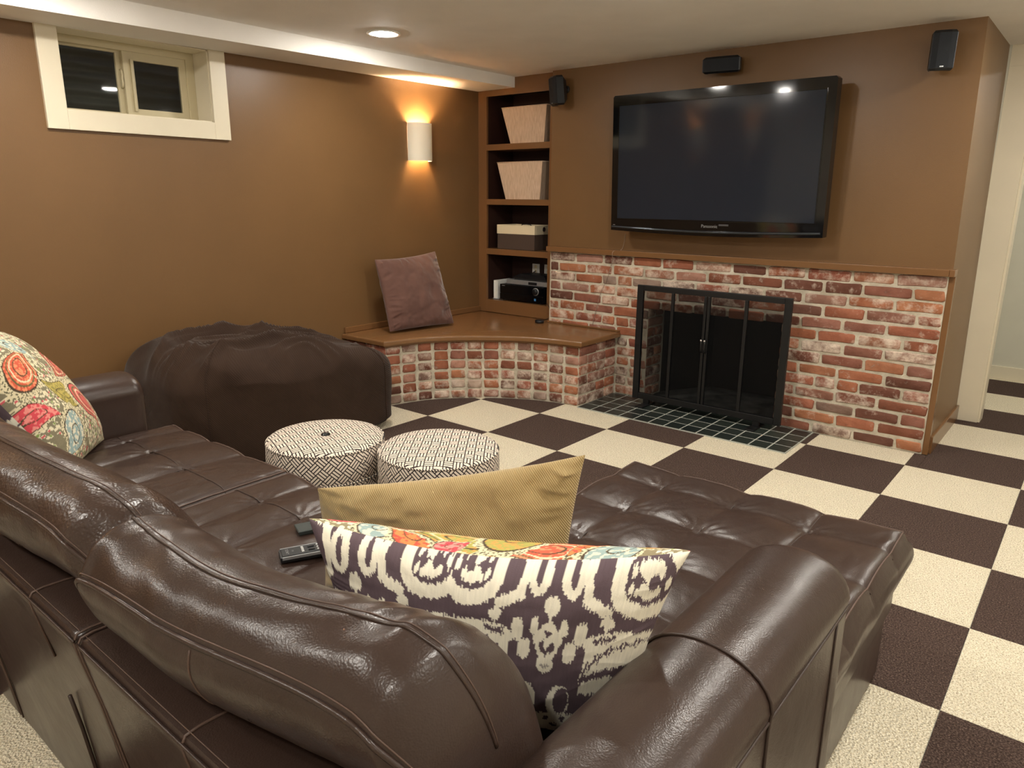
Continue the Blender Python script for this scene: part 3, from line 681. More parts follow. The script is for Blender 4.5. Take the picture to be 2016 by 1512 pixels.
# ------------------------------------------------------------------ satellite speakers
def speaker(c, yaw, pitch, wd, ht, dp, label, horiz=False):
    t = thing('wall_speaker', (c[0], YC, c[2]), label, 'speaker', 'small black wall speakers around the television')
    # local: x width, y depth (front at -y), z height
    if not horiz: outline = [(-wd/2, -dp/2+.012), (-wd/4, -dp/2+.002), (wd/4, -dp/2+.002), (wd/2, -dp/2+.012), (wd/2, dp*.1), (wd*.28, dp/2), (-wd*.28, dp/2), (-wd/2, dp*.1)]
    else: outline = [(-wd/2, -dp/2+.01), (-wd/4, -dp/2), (wd/4, -dp/2), (wd/2, -dp/2+.01), (wd/2-.005, dp*.2), (wd*.38, dp/2), (-wd*.38, dp/2), (-wd/2+.005, dp*.2)]
    def R(V):
        V = np.asarray(V, float); a, p = yaw, pitch
        mx = np.array(Matrix.Rotation(a, 3, 'Z') @ Matrix.Rotation(p, 3, 'X')); return V@mx.T+np.array(c)
    n = len(outline); V = []; levels = [(-ht/2, .86, 0), (-ht/2+.01, 1, 0), (ht/2-.012, 1, 0), (ht/2, .84, 0)]
    for z, s_, _ in levels:
        for x, y in outline:
            tp = 1.0 if y < 0 else (1.0-.35*(abs(z)/(ht/2))**2)
            V.append((x*s_, y*(s_ if y < 0 else s_*tp), z*(1.0 if y < dp*.3 else .72)))
    F = [tuple(range(n))[::-1], tuple((len(levels)-1)*n+i for i in range(n))]
    for l in range(len(levels)-1):
        for i in range(n): F.append((l*n+i, l*n+(i+1) % n, (l+1)*n+(i+1) % n, (l+1)*n+i))
    mk('cabinet', R(V), F, 'black', t)
    g = [(x*.95, y-.004) for x, y in outline[:4]]+[(x*.95, y+.004) for x, y in outline[:4][::-1]]
    MB().prism(g, -ht/2+.012, ht/2-.012, 2, R).obj('grille', 'grille', t)
    MB().box(-.008, .008, -dp/2-.003, -dp/2, -ht/2+.014, -ht/2+.019, 0, R).obj('badge', 'silver', t)
    back = R(np.array([(0, dp/2-.012, 0)]))[0]
    MB().tube([back, (back[0]*.5+c[0]*.5, (back[1]+YC)/2, c[2]+.01), (c[0]+.01, YC-.012, c[2]+.015)], .011, 10).obj('ball_bracket', 'black', t, True)
    MB().lathe([(.0001, -.012), (.022, -.012), (.024, -.006), (.024, 0)], (c[0]+.01, YC, c[2]+.015), 20, rotm('X', -PI/2)).obj('wall_plate', 'black', t, True)
speaker((-.40, .685, 2.025), math.radians(-30), math.radians(6), .12, .185, .11, 'black upright wall speaker angled down beside the bookcase top')
speaker((.745, .70, 2.075), math.radians(8), math.radians(5), .215, .088, .09, 'black horizontal centre wall speaker mounted just above the television', True)
speaker((1.862, .69, 2.025), math.radians(18), math.radians(3), .105, .178, .10, 'black upright wall speaker right of the television near the corner')

# ------------------------------------------------------------------ wall sconce
def sconce(YS, lab):
    t = thing('wall_sconce', (XW, YS, 1.69), lab, 'sconce', 'half-cylinder wall sconces')
    n = 24; R0, R1, dpx = .100, .094, 1.0; V = []
    for z in (1.572, 1.822):
        for rr in (R0, R1):
            for i in range(n+1):
                a = -PI/2+PI*i/n; V.append((XW+.002+rr*math.cos(a)*.95, YS+rr*math.sin(a), z))
    m = n+1; F = []
    for i in range(n):
        F += [(i, i+1, 2*m+i+1, 2*m+i), (m+i+1, m+i, 3*m+i, 3*m+i+1), (i+1, i, m+i, m+i+1), (2*m+i, 2*m+i+1, 3*m+i+1, 3*m+i)]
    smoothobj(mk('shade', V, F, 'ceramic', t), 50)
    MB().box(XW, XW+.012, YS-.03, YS+.03, 1.64, 1.75, .003).obj('back_plate', 'whiteplastic', t)
    MB().tube([(XW+.01, YS, 1.66), (XW+.045, YS, 1.66), (XW+.045, YS, 1.675)], .010, 8).obj('socket', 'whiteplastic', t, True)
    MB().lathe([(.0001, 0), (.012, .003), (.018, .018), (.018, .03), (.012, .043), (.0001, .048)], (XW+.045, YS, 1.675), 18).obj('bulb', 'bulb', t, True)
    ld = bpy.data.lights.new('sconce_light', 'POINT'); ld.energy = SCONCE_POWER; ld.color = (1, .72, .44); ld.shadow_soft_size = .022
    lo = bpy.data.objects.new('bulb_light', ld); COL.objects.link(lo); lo.parent = t; lo.location = (.048, 0, .045)
sconce(.175, 'white half-cylinder wall sconce glowing warm on the left wall above the bench cushion')
sconce(-3.35, 'white half-cylinder wall sconce on the left wall beyond the window, behind the sofa')
sconce(-5.0, 'white half-cylinder wall sconce on the left wall farthest behind the sofa')

# ------------------------------------------------------------------ sectional sofa
so = thing('sectional_sofa', (1.05, -2.7, 0), 'large dark brown leather sectional sofa with tufted seats and a chaise at its right end', 'sofa')
def pad(name, x0, x1, y0, y1, ztop, zbot, lx, ly, rnd=.036, puff=.015, nx=90, ny=110, crown=.018, seed=1, mat='leather', bulge=.018):
    X = np.linspace(x0, x1, nx); Y = np.linspace(y0, y1, ny)
    lx_ = [x0]+list(lx)+[x1]; ly_ = [y0]+list(ly)+[y1]
    def cellsin(v, L):
        v = np.asarray(v, float); out = np.zeros_like(v)
        for k_ in range(len(L)-1):
            m_ = (v >= L[k_]) & (v <= L[k_+1]+1e-9); w_ = L[k_+1]-L[k_]
            t_ = (v-L[k_])/w_
            if k_ == 0: t_ = .5+t_*.5
            elif k_ == len(L)-2: t_ = t_*.5
            out = np.where(m_, np.abs(np.sin(PI*t_)), out)
        return out
    def hgt(x, y):
        x = np.asarray(x, float); y = np.asarray(y, float)
        sx = cellsin(x, lx_); sy = cellsin(y, ly_)
        mxs = np.maximum(sx, sy); mn = np.minimum(sx, sy)
        h = ztop-puff-.017+.017*mxs**.55+puff*(mn**.45)
        e = np.minimum(np.minimum(x-x0, x1-x), np.minimum(y-y0, y1-y))
        ex = np.clip((rnd-e)/rnd, 0, 1); h = h-rnd*.9*(1-np.sqrt(np.maximum(0, 1-ex**2)))
        c = (1-((x-(x0+x1)/2)/((x1-x0)/2))**2)*(1-((y-(y0+y1)/2)/((y1-y0)/2))**2)
        h = h+crown*np.clip(c, 0, 1)
        # puckers radiating from each tuft
        for a in lx:
            for c_ in ly:
                dx, dy = x-a, y-c_; r_ = np.hypot(dx, dy)+1e-4; th = np.arctan2(dy, dx)
                h = h+.0036*np.sin(th*13+seed*2+a*30)*np.exp(-(r_/.055)**2)*np.clip(r_/.012, 0, 1)
        h = h+.004*(fbm(x*9+seed, y*9, 3, seed)-.5)+.0018*(ridge(x*30+seed+8*vn(x*5, y*5, 3), y*14, seed+3)-.5)
        return h
    GX, GY = np.meshgrid(X, Y); Z = hgt(GX, GY)
    V = [np.stack([GX.ravel(), GY.ravel(), Z.ravel()], 1)]
    F = grid_faces(nx, ny)
    # border ring
    ring = [i for i in range(nx)]+[j*nx+nx-1 for j in range(1, ny)]+[(ny-1)*nx+i for i in range(nx-2, -1, -1)]+[j*nx for j in range(ny-2, 0, -1)]
    P0 = V[0][ring]; cx, cy = (x0+x1)/2, (y0+y1)/2
    nrm = np.zeros((len(ring), 2))
    nrm[:, 0] = np.where(np.abs(P0[:, 0]-x1) < 1e-6, 1, 0)-np.where(np.abs(P0[:, 0]-x0) < 1e-6, 1, 0)
    nrm[:, 1] = np.where(np.abs(P0[:, 1]-y1) < 1e-6, 1, 0)-np.where(np.abs(P0[:, 1]-y0) < 1e-6, 1, 0)
    K = 8; prev = ring; base = nx*ny; m_ = len(ring)
    s_ = np.arange(m_)*.012
    for k_ in range(1, K+1):
        t_ = k_/K; z = P0[:, 2]*(1-t_)+zbot*t_
        bl = bulge*math.sin(PI*t_)**.7+.003*(vn(s_*4, np.full(m_, t_*3.), seed+9)-.5)*4*(1-t_)
        Q = np.stack([P0[:, 0]+nrm[:, 0]*bl, P0[:, 1]+nrm[:, 1]*bl, z], 1); V.append(Q)
        cur = [base+i for i in range(m_)]; base += m_
        for i in range(m_): F.append((prev[i], cur[i], cur[(i+1) % m_], prev[(i+1) % m_]))
        prev = cur
    F.append(tuple(prev))
    V = np.concatenate(V)
    o = mk(name, V, F, mat, so, True)
    b = MB()
    for a in lx: b.tube([(a, y, float(hgt(a, y))+.0008) for y in np.linspace(y0+.004, y1-.004, 70)], .0019, 6)
    for c_ in ly: b.tube([(x, c_, float(hgt(x, c_))+.0008) for x in np.linspace(x0+.004, x1-.004, 70)], .0019, 6)
    b.obj('tuft_seam', 'seamdark', o, True)
    e_ = .012
    rr = [(x, y0+e_) for x in np.linspace(x0+e_, x1-e_, 50)]+[(x1-e_, y) for y in np.linspace(y0+e_, y1-e_, 60)[1:]]+[(x, y1-e_) for x in np.linspace(x1-e_, x0+e_, 50)[1:]]+[(x0+e_, y) for y in np.linspace(y1-e_, y0+e_, 60)[1:-1]]
    b = MB().tube([(x, y, float(hgt(x, y))+.0015) for x, y in rr], .0024, 6, True); b.obj('edge_seam', 'stitch', o, True)
    return o
SB = -2.98    # cushions end under the back cushions
ZS = .462
pad('seat_cushion', -.095, .69, SB, -2.262, ZS, .27, [.0, .195, .425], [-2.49, -2.72], seed=1, nx=110, ny=100)
pad('seat_cushion', .695, 1.487, SB, -2.268, ZS+.002, .27, [.85, 1.045, 1.27], [-2.475, -2.71], seed=2, nx=110, ny=100)
pad('chaise_cushion', 1.49, 2.352, SB, -1.43, ZS-.004, .33, [1.675, 1.905, 2.13], [-2.71, -2.48, -2.255, -2.03, -1.80, -1.58], seed=3, nx=110, ny=190, crown=.012)
# base under seats and chaise
def rbox(name, x0, x1, y0, y1, z0, z1, bev, mat='leather', seed=0):
    b = MB().box(x0, x1, y0, y1, z0, z1, bev); o = b.obj(name, mat, so); return smoothobj(o, 50)
rbox('seat_base', -.30, 1.488, -3.08, -2.285, .03, .275, .015)
rbox('chaise_upper_base', 1.492, 2.342, -3.08, -1.442, .205, .335, .022)
rbox('chaise_base', 1.496, 2.330, -3.08, -1.455, .012, .21, .012)
for x, y in ((-.25, -2.33), (1.40, -2.33), (1.55, -1.52), (2.27, -1.52), (-.25, -3.02), (2.27, -3.02), (1.4, -3.02)):
    MB().lathe([(.02, .0), (.024, .035)], (x, y, 0), 14).obj('foot', 'black', so, True)
# arms: rounded-top sections
def arm(x0, x1, y0, y1, ztop, crease, seed, vis_out=True):
    cx = (x0+x1)/2; hw = (x1-x0)/2
    prof = [(x1, .02)]+[(x1, z) for z in np.linspace(.1, ztop-.10, 7)]
    prof.append((x1+.002, ztop-.075)); 
    for a in np.linspace(.12, PI-.12, 17): prof.append((cx+(hw+.004)*math.cos(a)*1.0, ztop-.085+.085*math.sin(a)**.8))
    prof += [(x0-.002, ztop-.075)]+[(x0, z) for z in np.linspace(ztop-.10, .1, 7)]+[(x0, .02)]
    prof = np.array(prof); m = len(prof); ny_ = 60; V = []; F = []
    ys = list(np.linspace(y0, y1-.045, ny_))+[y1-.045+.045*math.sin(t_) for t_ in np.linspace(.15, PI/2, 8)]
    zc = ztop*.5
    for j, y in enumerate(ys):
        sh = 0
        if y > y1-.045: tt = (y-(y1-.045))/.045; sh = 1-math.sqrt(max(0, 1-tt*tt))
        for (x, z) in prof:
            k_ = .025*sh
            zz = z-(k_*1.3 if z > .3 else 0)*((z/ztop)**3)
            xx = cx+(x-cx)*(1-k_/hw)
            zz += .003*(vn(np.array(x*8+seed), np.array(y*7.), seed)-.5) if z > .5 else 0
            V.append((xx, y, zz))
    V = np.array(V)
    for j in range(len(ys)-1):
        for i in range(m-1): a = j*m+i; F.append((a, a+1, a+m+1, a+m)[::-1])
    F.append(tuple((len(ys)-1)*m+i for i in range(m))[::-1]); F.append(tuple(range(m)))
    o = mk('armrest', V, F, 'leather', so); smoothobj(o, 60)
    if not vis_out: return o
    b = MB()
    for yc in crease:
        b.tube([(x+(.0015 if x > cx else -.0015), yc, z+.0015) for x, z in prof if z > ztop-.30], .0028, 8)
    for yc in crease: b.tube([(x1+.001, yc, z) for z in np.linspace(.03, ztop-.3, 6)], .0025, 6)
    b.tube([(x1+.0015, y, ztop-.085) for y in np.linspace(y0, y1-.03, 30)], .0028, 6)
    b.tube([(x1+.001, y1-.10, z) for z in np.linspace(.03, ztop-.09, 12)], .0022, 6)
    b.obj('seam', 'seamdark', o, True); return o
arm(2.182, 2.385, -3.17, -2.165, .683, [-2.60], 4)
arm(-.315, -.10, -3.17, -2.355, .672, [], 5, False)
# back shell modules (leaning back panel)
def shell(x0, x1, seams, seed):
    prof = [(-3.095, .03), (-3.11, .15), (-3.135, .33), (-3.165, .52), (-3.186, .625), (-3.189, .645), (-3.183, .656), (-3.165, .659), (-3.13, .658), (-3.09, .657), (-3.05, .655), (-3.03, .64), (-2.99, .30), (-2.985, .03)]
    prof = np.array(prof); m = len(prof); nx_ = 60; V = []; F = []
    xs_ = np.linspace(x0, x1, nx_)
    for x in xs_:
        e = min(x-x0, x1-x); sh = max(0, (.012-e)/.012)**2*.007
        for y, z in prof:
            wob = .0045*(vn(np.array(x*5+seed), np.array(z*4.), seed)-.5)*2
            V.append((x, y+(sh+wob if y < -3.09 else 0), z-(sh if z > .6 else 0)))
    for j in range(nx_-1):
        for i in range(m-1): a = j*m+i; F.append((a, a+1, a+m+1, a+m))
    F.append(tuple(range(m))[::-1]); F.append(tuple((nx_-1)*m+i for i in range(m)))
    o = mk('back_shell', V, F, 'leather', so); smoothobj(o, 50)
    b = MB(); b.tube([(x, -3.1905, .648) for x in np.linspace(x0+.004, x1-.004, 40)], .0028, 6)
    b2 = MB()
    for xs2 in seams: b2.tube([(xs2, y-.0012, z+.0012) for y, z in prof[3:11]], .0022, 6)
    b2.tube([(xs2_, -3.178, .6595) for xs2_ in np.linspace(x0+.01, x1-.01, 40)], .001, 6)
    for xe in (x0+.006, x1-.006): b2.tube([(xe, y-.001, z+.001) for y, z in prof[:11]], .002, 6)
    b.obj('top_welt', 'leather', o, True); b2.obj('seam', 'stitch', o, True); return o
shell(1.503, 2.182, [1.84], 3); shell(.69, 1.499, [1.30], 5); shell(-.10, .686, [.29], 6)
sl = MB().tube([(1.33, -3.158-.004, .45), (1.31, -3.145, .36), (1.29, -3.125, .22), (1.285, -3.105, .06)], .004, 6).obj('zip_seam', 'seamdark', so, True)
# back cushions
def backcushion(x0, x1, seed, mat='leather', endr=.09, droop=.0, wr=.010, grow=.0, gpos=.7, fwd=0., endl=None):
    prof = catmull([(-3.10, .668), (-3.165, .70), (-3.19, .765), (-3.165, .822), (-3.105, .846), (-3.045, .828), (-2.985, .765), (-2.945, .66), (-2.93, .54), (-2.95, .455), (-3.00, .44), (-3.03, .55)], 8, True)
    m = len(prof); nx_ = 130; V = []; cy, cz = -3.04, .655
    U = np.linspace(0, 1, nx_); xs_ = []
    ring = {}
    for i, u_ in enumerate(U):
        # denser sampling at the ends
        uu = .5-.5*math.cos(PI*u_); x = x0+(x1-x0)*uu
        e = min(x-x0, x1-x); er = (endl or endr) if x-x0 < x1-x else endr; t_ = min(1, e/er); fs_ = min(1, max(0, (uu-.35)/.65)); dyf = fwd*fs_*fs_*(3-2*fs_); s = (1-(1-t_)**2.6)**(1/2.6); s = .34+.66*s if 0 < u_ < 1 else .34
        xs_.append(x)
        for j in range(m):
            y, z = prof[j]
            th = j/m
            w_ = wr*(fbm(np.array(x*7+seed*3.1), np.array(th*7.), 3, seed)-.5)*2
            # radial creases near the ends
            w_ += .006*(ridge(np.array(x*22.), np.array(th*9.+seed), seed+2)-.5)*math.exp(-(e/.11)**2)*1.6
            w_ += .0035*(ridge(np.array(x*14+4*vn(np.array(x*4), np.array(th*5), 2)), np.array(th*5.+seed), seed+7)-.5)
            ny_, nz_ = (y-cy), (z-cz); L = math.hypot(ny_, nz_)
            r_ = s*(1+grow*math.exp(-((uu-gpos)/.26)**2))+w_/max(L, .05)
            sag = droop*(1-t_)**1.5
            V.append((x, cy+ny_*r_+dyf, cz+nz_*r_-sag*(1 if z > .6 else 0)))
    V = np.array(V); F = []
    for i in range(nx_-1):
        for j in range(m): F.append((i*m+j, i*m+(j+1) % m, (i+1)*m+(j+1) % m, (i+1)*m+j))
    F.append(tuple(range(m))[::-1]); F.append(tuple((nx_-1)*m+j for j in range(m)))
    o = mk('back_cushion', V, F, mat, so, True)
    b = MB(); G = V.reshape(nx_, m, 3)
    def line(ja, jb, r_, lift, bb):
        P = []
        for i in range(1, nx_-1):
            jj = ja+(jb-ja)*math.sin(PI*i/nx_)**.8; j0 = int(jj); fr = jj-j0; g = G[i, j0]*(1-fr)+G[i, j0+1]*fr
            c = np.array([g[0], cy+fwd*.5, cz]); d_ = g-c; d_ /= np.linalg.norm(d_); P.append(g+d_*lift)
        bb.tube(P, r_, 8)
    line(15, 20, .0040, .0012, b); line(34, 31, .0024, .0006, b)
    b.obj('welt', mat, o, True)
    b = MB(); line(16.2, 21.2, .0011, .0006, b); line(35, 32, .0010, .0004, b)
    i0 = int(nx_*.5); b.tube([G[i0, j] for j in range(2, 20)], .0016, 6); b.obj('stitching', 'stitch', o, True)
    return o
backcushion(1.512, 2.205, 3, 'leather', .085, .03, .005, .08, .92, .07, .06)
backcushion(.70, 1.508, 8, 'leather_pebble', .12, .02, .008, .05, .5, .03)
backcushion(-.09, .695, 12, 'leather', .11, .02)

# ------------------------------------------------------------------ cushions and pillows (generic)
def pillow(name, TL, TR, BR, BL, T, mat, label, colfun=None, nx=60, ny=60, ear=.06, seed=1, group=None, crease=.004, pw=.5, topear=None, asym=(1, 1)):
    C = [np.array(p, float) for p in (TL, TR, BR, BL)]
    nrm = np.cross(C[1]-C[0], C[3]-C[0]); nrm /= np.linalg.norm(nrm)     # front = away from viewer side chosen by corner order
    s = np.sin(np.linspace(-1, 1, nx)*PI/2); t = np.sin(np.linspace(-1, 1, ny)*PI/2); S, Tt = np.meshgrid(s, t)
    te = ear if topear is None else topear
    S2 = S*(1-ear*(1-Tt**2)); T2 = np.where(Tt < 0, Tt*(1-te*(1-S**2)), Tt*(1-ear*.5*(1-S**2)))
    a = (S2+1)/2; c = (T2+1)/2
    P = (1-a)[..., None]*(1-c)[..., None]*C[0]+a[..., None]*(1-c)[..., None]*C[1]+a[..., None]*c[..., None]*C[2]+(1-a)[..., None]*c[..., None]*C[3]
    bl = (np.clip(1-np.abs(S)**2.4, 0, 1)*np.clip(1-np.abs(Tt)**2.4, 0, 1))**pw
    edge = np.minimum(1-np.abs(S), 1-np.abs(Tt))
    out = []; cols = []
    for side, k_ in ((1, asym[0]), (-1, asym[1])):
        wr = crease*(fbm(S*3+seed, Tt*3, 3, seed+side)-.5)*2*np.clip(edge*6, 0, 1)
        wr = wr+crease*.9*(ridge(Tt*9+vn(S*3, Tt*3, seed)*2, S*2.2, seed+4)-.5)*np.clip(edge*10, 0, 1)*np.exp(-((1-np.abs(S))/.3)**2)
        wr = wr+crease*.9*(ridge(S*9+vn(S*3, Tt*3, seed)*2, Tt*2.2, seed+5)-.5)*np.clip(edge*10, 0, 1)*np.exp(-((1-np.abs(Tt))/.3)**2)
        Q = P+nrm*(side*k_*(bl*T/2)+wr*side)[..., None]
        out.append(Q.reshape(-1, 3))
        if colfun is not None: cols.append(colfun(side, a.ravel(), c.ravel(), (k_*bl*T/2).ravel()))
    V = np.concatenate(out); F = grid_faces(nx, ny, 0, flip=True)+grid_faces(nx, ny, nx*ny)
    if colfun is None:   # weld border
        pass
    o = mk(name, V, F, mat, None, True)
    if colfun is not None:
        ca = o.data.color_attributes.new('Col', 'FLOAT_COLOR', 'POINT'); A = np.concatenate(cols); A = np.concatenate([A, np.ones((len(A), 1))], 1)
        ca.data.foreach_set('color', A.astype(np.float32).ravel())
    tag(o, label, 'cushion' if group is None else 'cushion', group); return o
LIN = lambda c: np.array(lin(c))
def ikat(u, v):
    """dye pattern: u metres from a motif axis, v metres down from the top seam"""
    P = .165
    cre, drk = LIN((250, 243, 222)), LIN((102, 86, 92))
    th = vn(u*1400, u*0, 11)-.5; th2 = vn(u*700, u*0, 12)-.5; th3 = hash2(np.floor(u*1600).astype(int), np.zeros_like(u).astype(int), 5)-.5
    v = v+.0065*th+.005*th2+.004*th3; uu = u+.0008*(vn(u*0+v*300, u*80, 8)-.5)
    v = np.where(v < 0, -v*.7, v)
    s = np.abs((uu/P) % 2); s = np.where(s > 1, 2-s, s)*P
    A = np.zeros_like(u)            # 0 dark, 1 cream
    def ell(cs, cv, rs, rv, val, pw_=2):
        m = (np.abs((s-cs)/rs)**pw_+np.abs((v-cv)/rv)**pw_) < 1; A[m] = val
    def poly(p0, p1, w0, w1, val):
        d = np.array(p1)-np.array(p0); L2 = d@d; t_ = np.clip(((s-p0[0])*d[0]+(v-p0[1])*d[1])/L2, 0, 1)
        A[np.hypot(s-p0[0]-t_*d[0], v-p0[1]-t_*d[1]) < (w0*(1-t_)+w1*t_)] = val
    # top band: rings and scallops
    ell(.025, .004, .017, .034, 1); ell(.026, .006, .005, .016, 0)
    poly((.045, -.01), (.052, .038), .006, .007, 1); poly((.052, .038), (.080, .054), .009, .010, 1)
    # big double scallop round the second axis
    ell(.132, .012, .052, .052, 1); ell(.172, .018, .03, .030, 1); poly((.085, -.01), (.100, .035), .008, .012, 1)
    ell(.132, .008, .033, .030, 0); ell(.160, -.012, .018, .020, 0)
    ell(.133, .014, .017, .014, 1); ell(.138, .001, .007, .010, 0); ell(.108, .012, .004, .009, 1); ell(.116, .018, .003, .007, 1); ell(.158, .0, .004, .010, 1)
    # drops below
    ell(0, .052, .012, .018, 1); poly((0, .065), (0, .085), .0025, .002, 1); ell(0, .018, .0035, .010, 0)
    ell(.087, .074, .011, .012, 1, 1.6); poly((.087, .08), (.087, .094), .002, .0015, 1)
    # face-like medallion on the first axis
    ell(.023, .086, .006, .012, 1); poly((.023, .095), (.010, .110), .007, .006, 1); ell(0, .098, .013, .018, 1)
    ell(0, .100, .006, .005, 0); poly((.019, .112), (.004, .150), .005, .006, 1); ell(0, .158, .014, .016, 1); ell(0, .126, .013, .012, 0); ell(0, .118, .006, .010, 1)
    ell(0, .160, .008, .003, .35)
    # pillars
    ell(.050, .098, .009, .021, 1, 3); ell(.037, .132, .010, .018, 1, 3); ell(.066, .115, .010, .012, 1)
    # pale field with chains of small rings
    m = (v > .088+.30*np.maximum(0, .105-s)) & (v < .215-.1*(s-.05)) & (s > .062); A[m] = 1
    poly((.100, .100), (.075, .108), .004, .005, 0); poly((.165, .150), (.115, .165), .002, .010, 0); poly((.1, .165), (.06, .185), .008, .006, 0)
    chain = [(.160, .104), (.138, .107), (.118, .115), (.098, .124), (.082, .138), (.070, .155), (.062, .172), (.060, .190)]
    for (a_, b_), (c_, d_) in zip(chain[:-1], chain[1:]): poly((a_, b_), (c_, d_), .0018, .0018, 0)
    for a_, b_ in chain: ell(a_, b_, .0048, .0085, 0); ell(a_, b_, .0018, .005, 1)
    # lower arcs
    m = (v > .19) & (s < .062); A[m] = 0
    ell(.03, .235, .020, .038, 1); ell(.035, .232, .013, .030, 0); m = (v > .262); A[m] = 1
    for kk in range(6): ell(.012+.03*kk, .275, .005, .006, 0); ell(.027+.03*kk, .292, .008, .004, 0)
    m = v > .31; A[m] = ((np.floor(s/.018)+np.floor(v/.03)) % 2)[m]*1.0
    A = np.clip(A, 0, 1)
    sh = (.93+.14*(vn(u*900, v*60, 21)-.5)+.10*(vn(u*25, v*25, 3)-.5))[:, None]
    return (cre*A[:, None]+drk*(1-A[:, None]))*sh
def paisley(u, v, seed=0, bg=((120, 112, 88), (226, 216, 184)), drops=None):
    n = len(u); d, idv = worley(u*95, v*95, seed+1); f = fbm(u*30, v*30, 3, seed+2)
    cream = LIN(bg[1]); olive = LIN(bg[0])
    col = np.where(((d < .42) & (f > .38))[:, None], cream, olive)
    pk = (d < .30) & (idv > .86); col[pk] = LIN((214, 96, 104)); gn = (d < .34) & (idv < .10); col[gn] = LIN((140, 160, 90))
    if drops is None:
        r_ = random.Random(seed); drops = []
        pal = [((222, 112, 84), (196, 62, 74)), ((232, 140, 78), (190, 80, 60)), ((176, 160, 92), (120, 112, 60)), ((196, 92, 88), (226, 150, 120)), ((150, 170, 150), (226, 214, 180))]
        for _ in range(14): drops.append((r_.uniform(-.02, .6), r_.uniform(-.02, .55), r_.uniform(.035, .07), r_.uniform(0, 6.28), pal[r_.randrange(5)]))
    for (cx, cy, R_, an, (c1, c2)) in drops:
        x = (u-cx)*math.cos(an)+(v-cy)*math.sin(an); y = -(u-cx)*math.sin(an)+(v-cy)*math.cos(an)
        x = x/R_; y = y/R_
        y2 = y-.35*np.clip(x, 0, 3)**2; wd = np.clip(1-.42*np.clip(x+.2, 0, 3), .12, 1)
        D = np.hypot(np.clip(x*.62, -9, 9), y2/wd); D = np.where(x > 2.0, 9, D)
        wob = .05*np.sin(np.arctan2(y2, x)*18); Dw = D+wob
        ring = (Dw < 1.25); col[ring] = LIN((224, 212, 176)); q_ = ring & (worley(u*160, v*160, seed+4)[0] < .28) & (D > 1.0); col[q_] = LIN((96, 92, 70))
        ring = (D < 1.02); col[ring] = LIN((84, 70, 56)); ring = (D < .95)
        sp = vn(u*170, v*170, seed+7) > .58; col[ring] = LIN(c1); col[ring & sp] = LIN(c2)
        inr = (D < .42) & (D > .36); col[inr] = LIN((90, 80, 60))
        if R_ > .05:
            for q0 in (.62, .78): m_ = (np.abs(D-q0) < .035); col[m_] = LIN((230, 218, 180)) if q0 < .7 else LIN((110, 104, 70))
    lt = fbm(u*400, v*400, 2, 5)[:, None]
    return col*(.9+.2*lt)
OR, PKc, GR, BLc, CRc = ((236, 138, 84), (214, 90, 74)), ((222, 84, 92), (240, 150, 140)), ((176, 168, 92), (222, 160, 90)), ((156, 176, 172), (226, 220, 196)), ((214, 100, 76), (238, 150, 110))
main_drops = [(.03, .02, .035, .1, PKc), (.105, .03, .032, 1.2, BLc), (.16, .035, .040, 2.2, OR), (.25, .05, .062, 2.6, GR), (.235, .02, .02, .4, PKc), (.38, .04, .055, 2.9, CRc), (.46, .055, .035, 3.5, OR), (.50, .02, .04, .6, BLc), (.54, .03, .02, 2, GR), (.33, .10, .05, 1.2, GR), (.14, .12, .06, .2, CRc)]
PW, PH = .59, .39
def col_main(side, a, c, dp):
    u = a*PW; v = c*PH
    # side 1 is the normal side
    if side == IKSIDE: return ikat(u-.415, (v+.5*dp-.058)/1.04)
    return paisley(u, v*1.0+dp*1.1-.04, 3, ((150, 138, 108), (242, 232, 206)), main_drops)
IKSIDE = -1
pillow('throw_pillow', (1.700, -2.885, .812), (2.262, -2.635, .842), (2.165, -2.62, .470), (1.74, -2.815, .462), .19, 'print',
       'plump cushion with purple and cream ikat back and paisley front, standing in the chaise corner', col_main, 440, 300, .055, 3, crease=.004, topear=.23, asym=(1.3, .8), pw=.42)
# tan pillow behind it
pillow('throw_pillow', (1.462, -2.700, .742), (1.962, -2.458, .868), (1.905, -2.44, .468), (1.42, -2.67, .462), .12, 'tanvelvet',
       'plain tan ribbed velvet cushion standing behind the ikat cushion on the sofa', None, 120, 90, .035, 6, crease=.014, topear=.09)
# left pillow
lp_drops = [(.10, .16, .055, 5.4, CRc), (.20, .10, .04, 1.0, BLc), (.17, .30, .050, 3.6, ((190, 172, 96), (150, 140, 80))), (.32, .22, .055, 2.4, ((190, 90, 84), (222, 140, 110))), (.30, .36, .06, .6, ((214, 96, 96), (196, 120, 100))), (.42, .12, .05, 4.0, GR), (.42, .32, .05, 1.5, OR), (.10, .42, .05, 2.2, BLc), (.03, .30, .04, .2, PKc)]
def col_left(side, a, c, dp):
    u = (1-a)*.5; v = c*.5
    if side == -1: return ikat(u-.1, v)
    return paisley(u, v, 9, ((136, 128, 104), (232, 222, 190)), lp_drops)
pillow('throw_pillow', (-.27, -2.79, .885), (.10, -2.99, .90), (.19, -2.75, .462), (-.085, -2.53, .462), .235, 'print',
       'paisley faced cushion with ikat back leaning at the far left end of the sofa', col_left, 260, 260, .03, 9, crease=.004, pw=.55)
# brown velvet cushion on bench
pillow('bench_cushion', (-1.10, -.375, .925), (-1.165, .245, .945), (-.905, .165, .455), (-.985, -.365, .455), .15, 'brownvelvet',
       'dusky brown velvet square cushion leaning on the left wall upon the corner bench', None, 110, 110, .05, 5, crease=.012, topear=.06)

